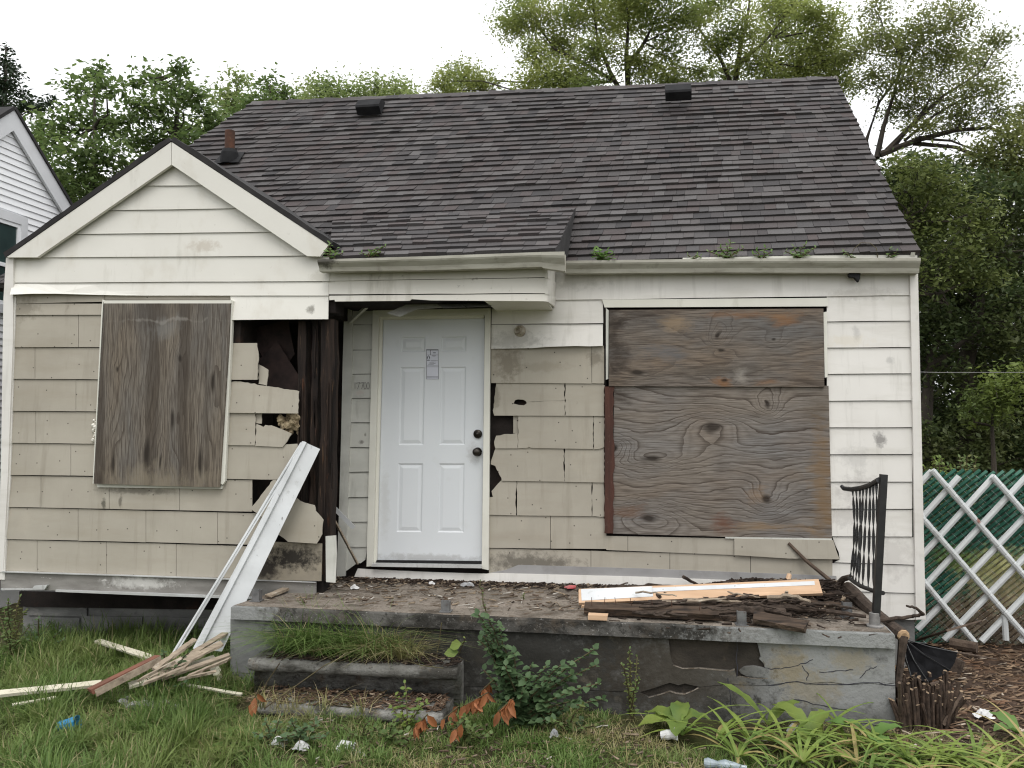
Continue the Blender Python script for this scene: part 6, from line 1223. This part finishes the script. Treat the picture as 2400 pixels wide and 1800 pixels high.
m_loc = leafmat('locust_leaf', (.22, .265, .075), (.32, .35, .11), (.15, .20, .06), trans=.55, ns=.7)
m_locd = leafmat('locust_olive_leaf', (.165, .195, .065), (.25, .27, .095), (.12, .155, .05), trans=.52, ns=.7)
m_dk = leafmat('shady_tree_leaf', (.05, .078, .030), (.095, .125, .042), (.085, .10, .034), trans=.38, ns=.6)
m_con = leafmat('dark_conifer_leaf', (.02, .038, .02), (.045, .065, .03), trans=.2)
GL = 'trees behind the house on the left'; GR = 'trees behind the house on the right'
tree('leafy_tree', 'dense green tree behind the gable, nearest the neighbour house', gp(210, 6.2), tp([(215, 520), (220, 400), (222, 300), (221, 200)], 6.2), [(221, 168, 30), (190, 215, 46), (262, 205, 42), (150, 285, 46), (225, 290, 52), (300, 285, 42), (250, 365, 56), (170, 365, 56), (120, 330, 40), (200, 440, 66), (280, 430, 60), (130, 420, 50), (90, 290, 35), (85, 345, 45), (150, 470, 52), (230, 490, 44), (110, 420, 45), (320, 395, 40)], .125, 1.05, m_lt, GL, 71, .7, 6.2)
tree('leafy_tree', 'green tree with the tallest pointed top left of the roof', gp(400, 7.0), tp([(405, 420), (410, 320), (418, 230), (424, 165)], 7.0), [(425, 160, 26), (402, 212, 42), (450, 225, 40), (345, 188, 36), (368, 262, 46), (430, 296, 46), (480, 268, 34), (350, 335, 46), (392, 345, 46), (322, 245, 32), (500, 300, 34), (455, 330, 38), (300, 330, 36), (320, 200, 22)], .115, 1.1, m_lt, GL, 72, .6, 7.0)
tree('pale_tree', 'pale airy treetop just left of the roof ridge', gp(540, 11), tp([(545, 330), (552, 260), (556, 195)], 11), [(556, 188, 30), (522, 222, 36), (578, 232, 32), (500, 275, 40), (490, 312, 40), (535, 260, 36)], .12, .85, m_ltp, GL, 73, .6, 11)
tree('leafy_tree', 'small dark green treetop showing over the left end of the ridge', gp(630, 9.5), tp([(632, 290), (634, 240), (633, 200)], 9.5), [(632, 198, 28), (604, 235, 30), (668, 225, 28), (580, 258, 28), (640, 232, 32), (560, 275, 24)], .11, 1.1, m_lt, GL, 74, .5, 9.5)
tree('pale_tree', 'round pale treetop over the ridge left of the first roof vent', gp(760, 17), tp([(758, 290), (756, 240), (752, 210)], 17), [(752, 205, 40), (718, 228, 32), (790, 216, 36), (760, 235, 40), (700, 240, 22)], .13, 1.0, m_ltp, GL, 75, .8, 17)
tree('pale_tree', 'wide pale treetop over the ridge behind the first roof vent', gp(890, 17), tp([(890, 290), (892, 240), (892, 212)], 17), [(892, 208, 42), (850, 225, 36), (935, 212, 36), (965, 228, 22), (900, 235, 40), (920, 235, 34)], .13, 1.0, m_ltp, GL, 76, .8, 17)
tree('dark_conifer', 'dark narrow evergreen at the far left edge of the picture', gp(8, 9), tp([(10, 300), (12, 200), (14, 110)], 9), [(14, 112, 14), (8, 140, 24), (30, 165, 24), (4, 190, 36), (36, 215, 30), (10, 240, 40), (52, 250, 26), (15, 285, 44), (112, 240, 20), (70, 240, 22), (92, 250, 24)], .10, .95, m_con, GL, 77, .4, 9, flat=.6)
Y1 = 9.5
tree('locust_tree', 'tall locust with dark forking stems behind the middle of the ridge', gp(1475, Y1), tp([(1475, 330), (1472, 200), (1468, 130), (1472, 60), (1480, -60)], Y1), [(1253, 40, 62), (1196, 60, 40), (1300, 100, 50), (1340, 35, 50), (1240, 120, 34), (1082, 168, 46), (1036, 190, 34), (1128, 196, 40), (1060, 212, 26), (1290, 178, 56), (1350, 190, 48), (1235, 205, 38), (1400, 120, 50), (1430, 50, 56), (1520, 40, 56), (1560, 115, 52), (1500, 150, 42), (1575, 188, 38), (1640, 165, 30), (1600, 40, 42), (1390, 210, 40), (1460, 0, 44), (1380, -30, 60), (1560, -30, 60), (1250, -20, 40)],
     .068, 1.25, m_loc, GR, 81, .9, Y1, extra=[(tp([(1474, 250), (1430, 170), (1400, 90), (1390, 10)], Y1, .1), .06), (tp([(1470, 160), (1510, 100), (1540, 40)], Y1, -.1), .05), (tp([(1440, 190), (1370, 150), (1300, 115), (1260, 60)], Y1, .1), .045), (tp([(1430, 210), (1300, 200), (1180, 190), (1090, 180)], Y1 + .6), .03)], droop=.2)
tree('locust_tree', 'pale stemmed locust behind the second roof vent', gp(1725, Y1 + .5), tp([(1722, 300), (1722, 200), (1735, 110), (1752, 40), (1765, -60)], Y1 + .5), [(1690, 95, 44), (1740, 55, 42), (1800, 20, 40), (1830, 80, 54), (1900, 110, 64), (1870, 170, 54), (1960, 140, 50), (1780, 150, 46), (1695, 165, 34), (1935, 55, 38), (1850, 5, 46), (1965, 188, 38), (1650, 30, 40), (1700, -20, 40), (1900, 20, 36), (1820, 190, 40)],
     .068, 1.25, m_loc, GR, 82, .9, Y1 + .5, extra=[(tp([(1722, 220), (1690, 140), (1640, 70), (1620, 0)], Y1 + .5), .045), (tp([(1730, 150), (1790, 100), (1840, 40)], Y1 + .6), .05), (tp([(1780, 220), (1800, 150), (1810, 90)], Y1 + .3), .05)], droop=.2)
Y2 = 8.5
tree('locust_tree', 'spreading locust with long bare limbs right of the roof', gp(1960, Y2), tp([(1975, 560), (2020, 420), (2063, 362)], Y2), [(2114, 110, 58), (2060, 78, 40), (2160, 55, 46), (2185, 150, 52), (2240, 38, 46), (2120, 190, 52), (2050, 175, 36), (2232, 118, 44), (2297, 150, 46), (2345, 98, 34), (2285, 220, 44), (2200, 235, 52), (2115, 255, 42), (2255, 285, 38), (2330, 200, 32), (2340, 255, 30), (2050, 20, 36), (2000, 120, 36), (2160, 300, 30)],
     .062, .85, m_locd, GR, 83, .8, Y2, trad=.14, extra=[(tp([(2063, 362), (2150, 328), (2240, 305), (2320, 300), (2390, 330)], Y2, -.1), .06), (tp([(2080, 352), (2140, 290), (2210, 225), (2290, 175)], Y2, .1), .055), (tp([(2055, 370), (2070, 300), (2095, 220), (2115, 130)], Y2, .1), .055), (tp([(2140, 336), (2240, 345), (2330, 385), (2400, 440)], Y2, -.15), .04), (tp([(2040, 395), (2030, 330), (2060, 240), (2120, 160), (2160, 80)], Y2 + .3), .045), (tp([(2120, 330), (2190, 270), (2260, 230), (2330, 220)], Y2 + .2), .03), (tp([(2160, 325), (2230, 330), (2280, 350), (2320, 400)], Y2 - .2), .025), (tp([(2100, 340), (2170, 250), (2200, 180)], Y2 + .2), .03)], droop=.2)
tree('locust_tree', 'olive treetop hanging in at the upper right edge', gp(2470, 7.5), tp([(2470, 700), (2460, 480), (2440, 380)], 7.5), [(2365, 330, 48), (2410, 285, 44), (2335, 385, 40), (2405, 400, 52), (2440, 330, 60), (2380, 430, 36), (2310, 350, 26)], .075, 1.1, m_locd, GR, 84, .5, 7.5)
rd = random.Random(31)
cl_ = []
for yy in range(395, 1090, 62):
    for xx in range(2060, 2540, 74):
        if yy < 430 and xx > 2260: continue
        if yy < 500 and xx > 2380: continue
        if rd.random() < .10: continue
        cl_.append((xx + rd.uniform(-24, 24), yy + rd.uniform(-20, 20), rd.uniform(42, 62)))
tree('shade_tree', 'dark dense tree filling the view beyond the green fence', gp(2260, 7.2), tp([(2268, 1000), (2262, 860), (2290, 740), (2310, 600), (2250, 480)], 7.2), cl_, .095, 1.0, m_dk, GR, 85, 1.3, 7.2, trad=.2, extra=[(tp([(2160, 1090), (2172, 950), (2180, 840), (2230, 720)], 6.6), .12), (tp([(2180, 860), (2260, 800), (2300, 770)], 6.8), .06)])
tree('shade_tree', 'olive green bough hanging in front of the dark tree beside the roof edge', gp(2130, 5.6), tp([(2110, 900), (2105, 700), (2120, 520)], 5.6), [(2110, 400, 40), (2150, 395, 40), (2140, 450, 50), (2200, 440, 44), (2240, 500, 46), (2170, 540, 50), (2220, 580, 50), (2280, 560, 44), (2190, 640, 46), (2260, 650, 46), (2310, 640, 36), (2170, 480, 46), (2300, 500, 34)], .08, .8, leafmat('bough_leaf', (.11, .145, .042), (.18, .21, .065), (.085, .11, .034), trans=.38, ns=1.2), GR, 86, .5, 5.6, trad=.06)
tree('shade_tree', 'yellow green bough low beyond the fence at the right', gp(2330, 5.0), tp([(2330, 1100), (2325, 1000), (2330, 930)], 5.0), [(2330, 900, 42), (2290, 930, 36), (2370, 920, 40), (2270, 965, 26), (2350, 960, 36), (2395, 880, 36), (2310, 985, 26)], .075, .75, leafmat('low_bough_leaf', (.13, .18, .045), (.2, .25, .06), (.08, .115, .034), trans=.38, ns=1.2), GR, 87, .4, 5.0, trad=.05)
rd = random.Random(33); c2 = [(xx + rd.uniform(-30, 30), yy + rd.uniform(-24, 24), rd.uniform(60, 84)) for yy in range(440, 1130, 84) for xx in range(2080, 3000, 100) if not (yy < 560 and xx > 2330)]
tree('shade_tree', 'blackish tree mass standing deepest beyond the green fence', gp(2330, 10.5), tp([(2340, 1000), (2350, 800), (2330, 600)], 10.5), c2, .13, .95, m_dk, GR, 88, 1.2, 10.5, trad=.2)
for (x, y, lab, sd2) in ((2200, 1092, 'yellow leaved bush topping the fence beside the house corner', 91), (2258, 1092, 'pale bush showing over the fence top', 92)):
    b = gp(x, YF + .6); plant('bush', lab, 'bush', b, [at(x + rs.uniform(-34, 34), y + rs.uniform(-22, 10), YF + .6 + rs.uniform(-.2, .2)) - b for _ in range(14)], .07, m_yel if sd2 == 91 else m_weed, None, sd2, .0, .04, .6)
single('cable', 'thin utility cable strung across the dark trees at the right', 'cable', m_galv, lambda mb: mb.tube([at(1900, 866, 3.2), at(2200, 873, 3.2), at(2700, 872, 3.2)], .0028, 4))
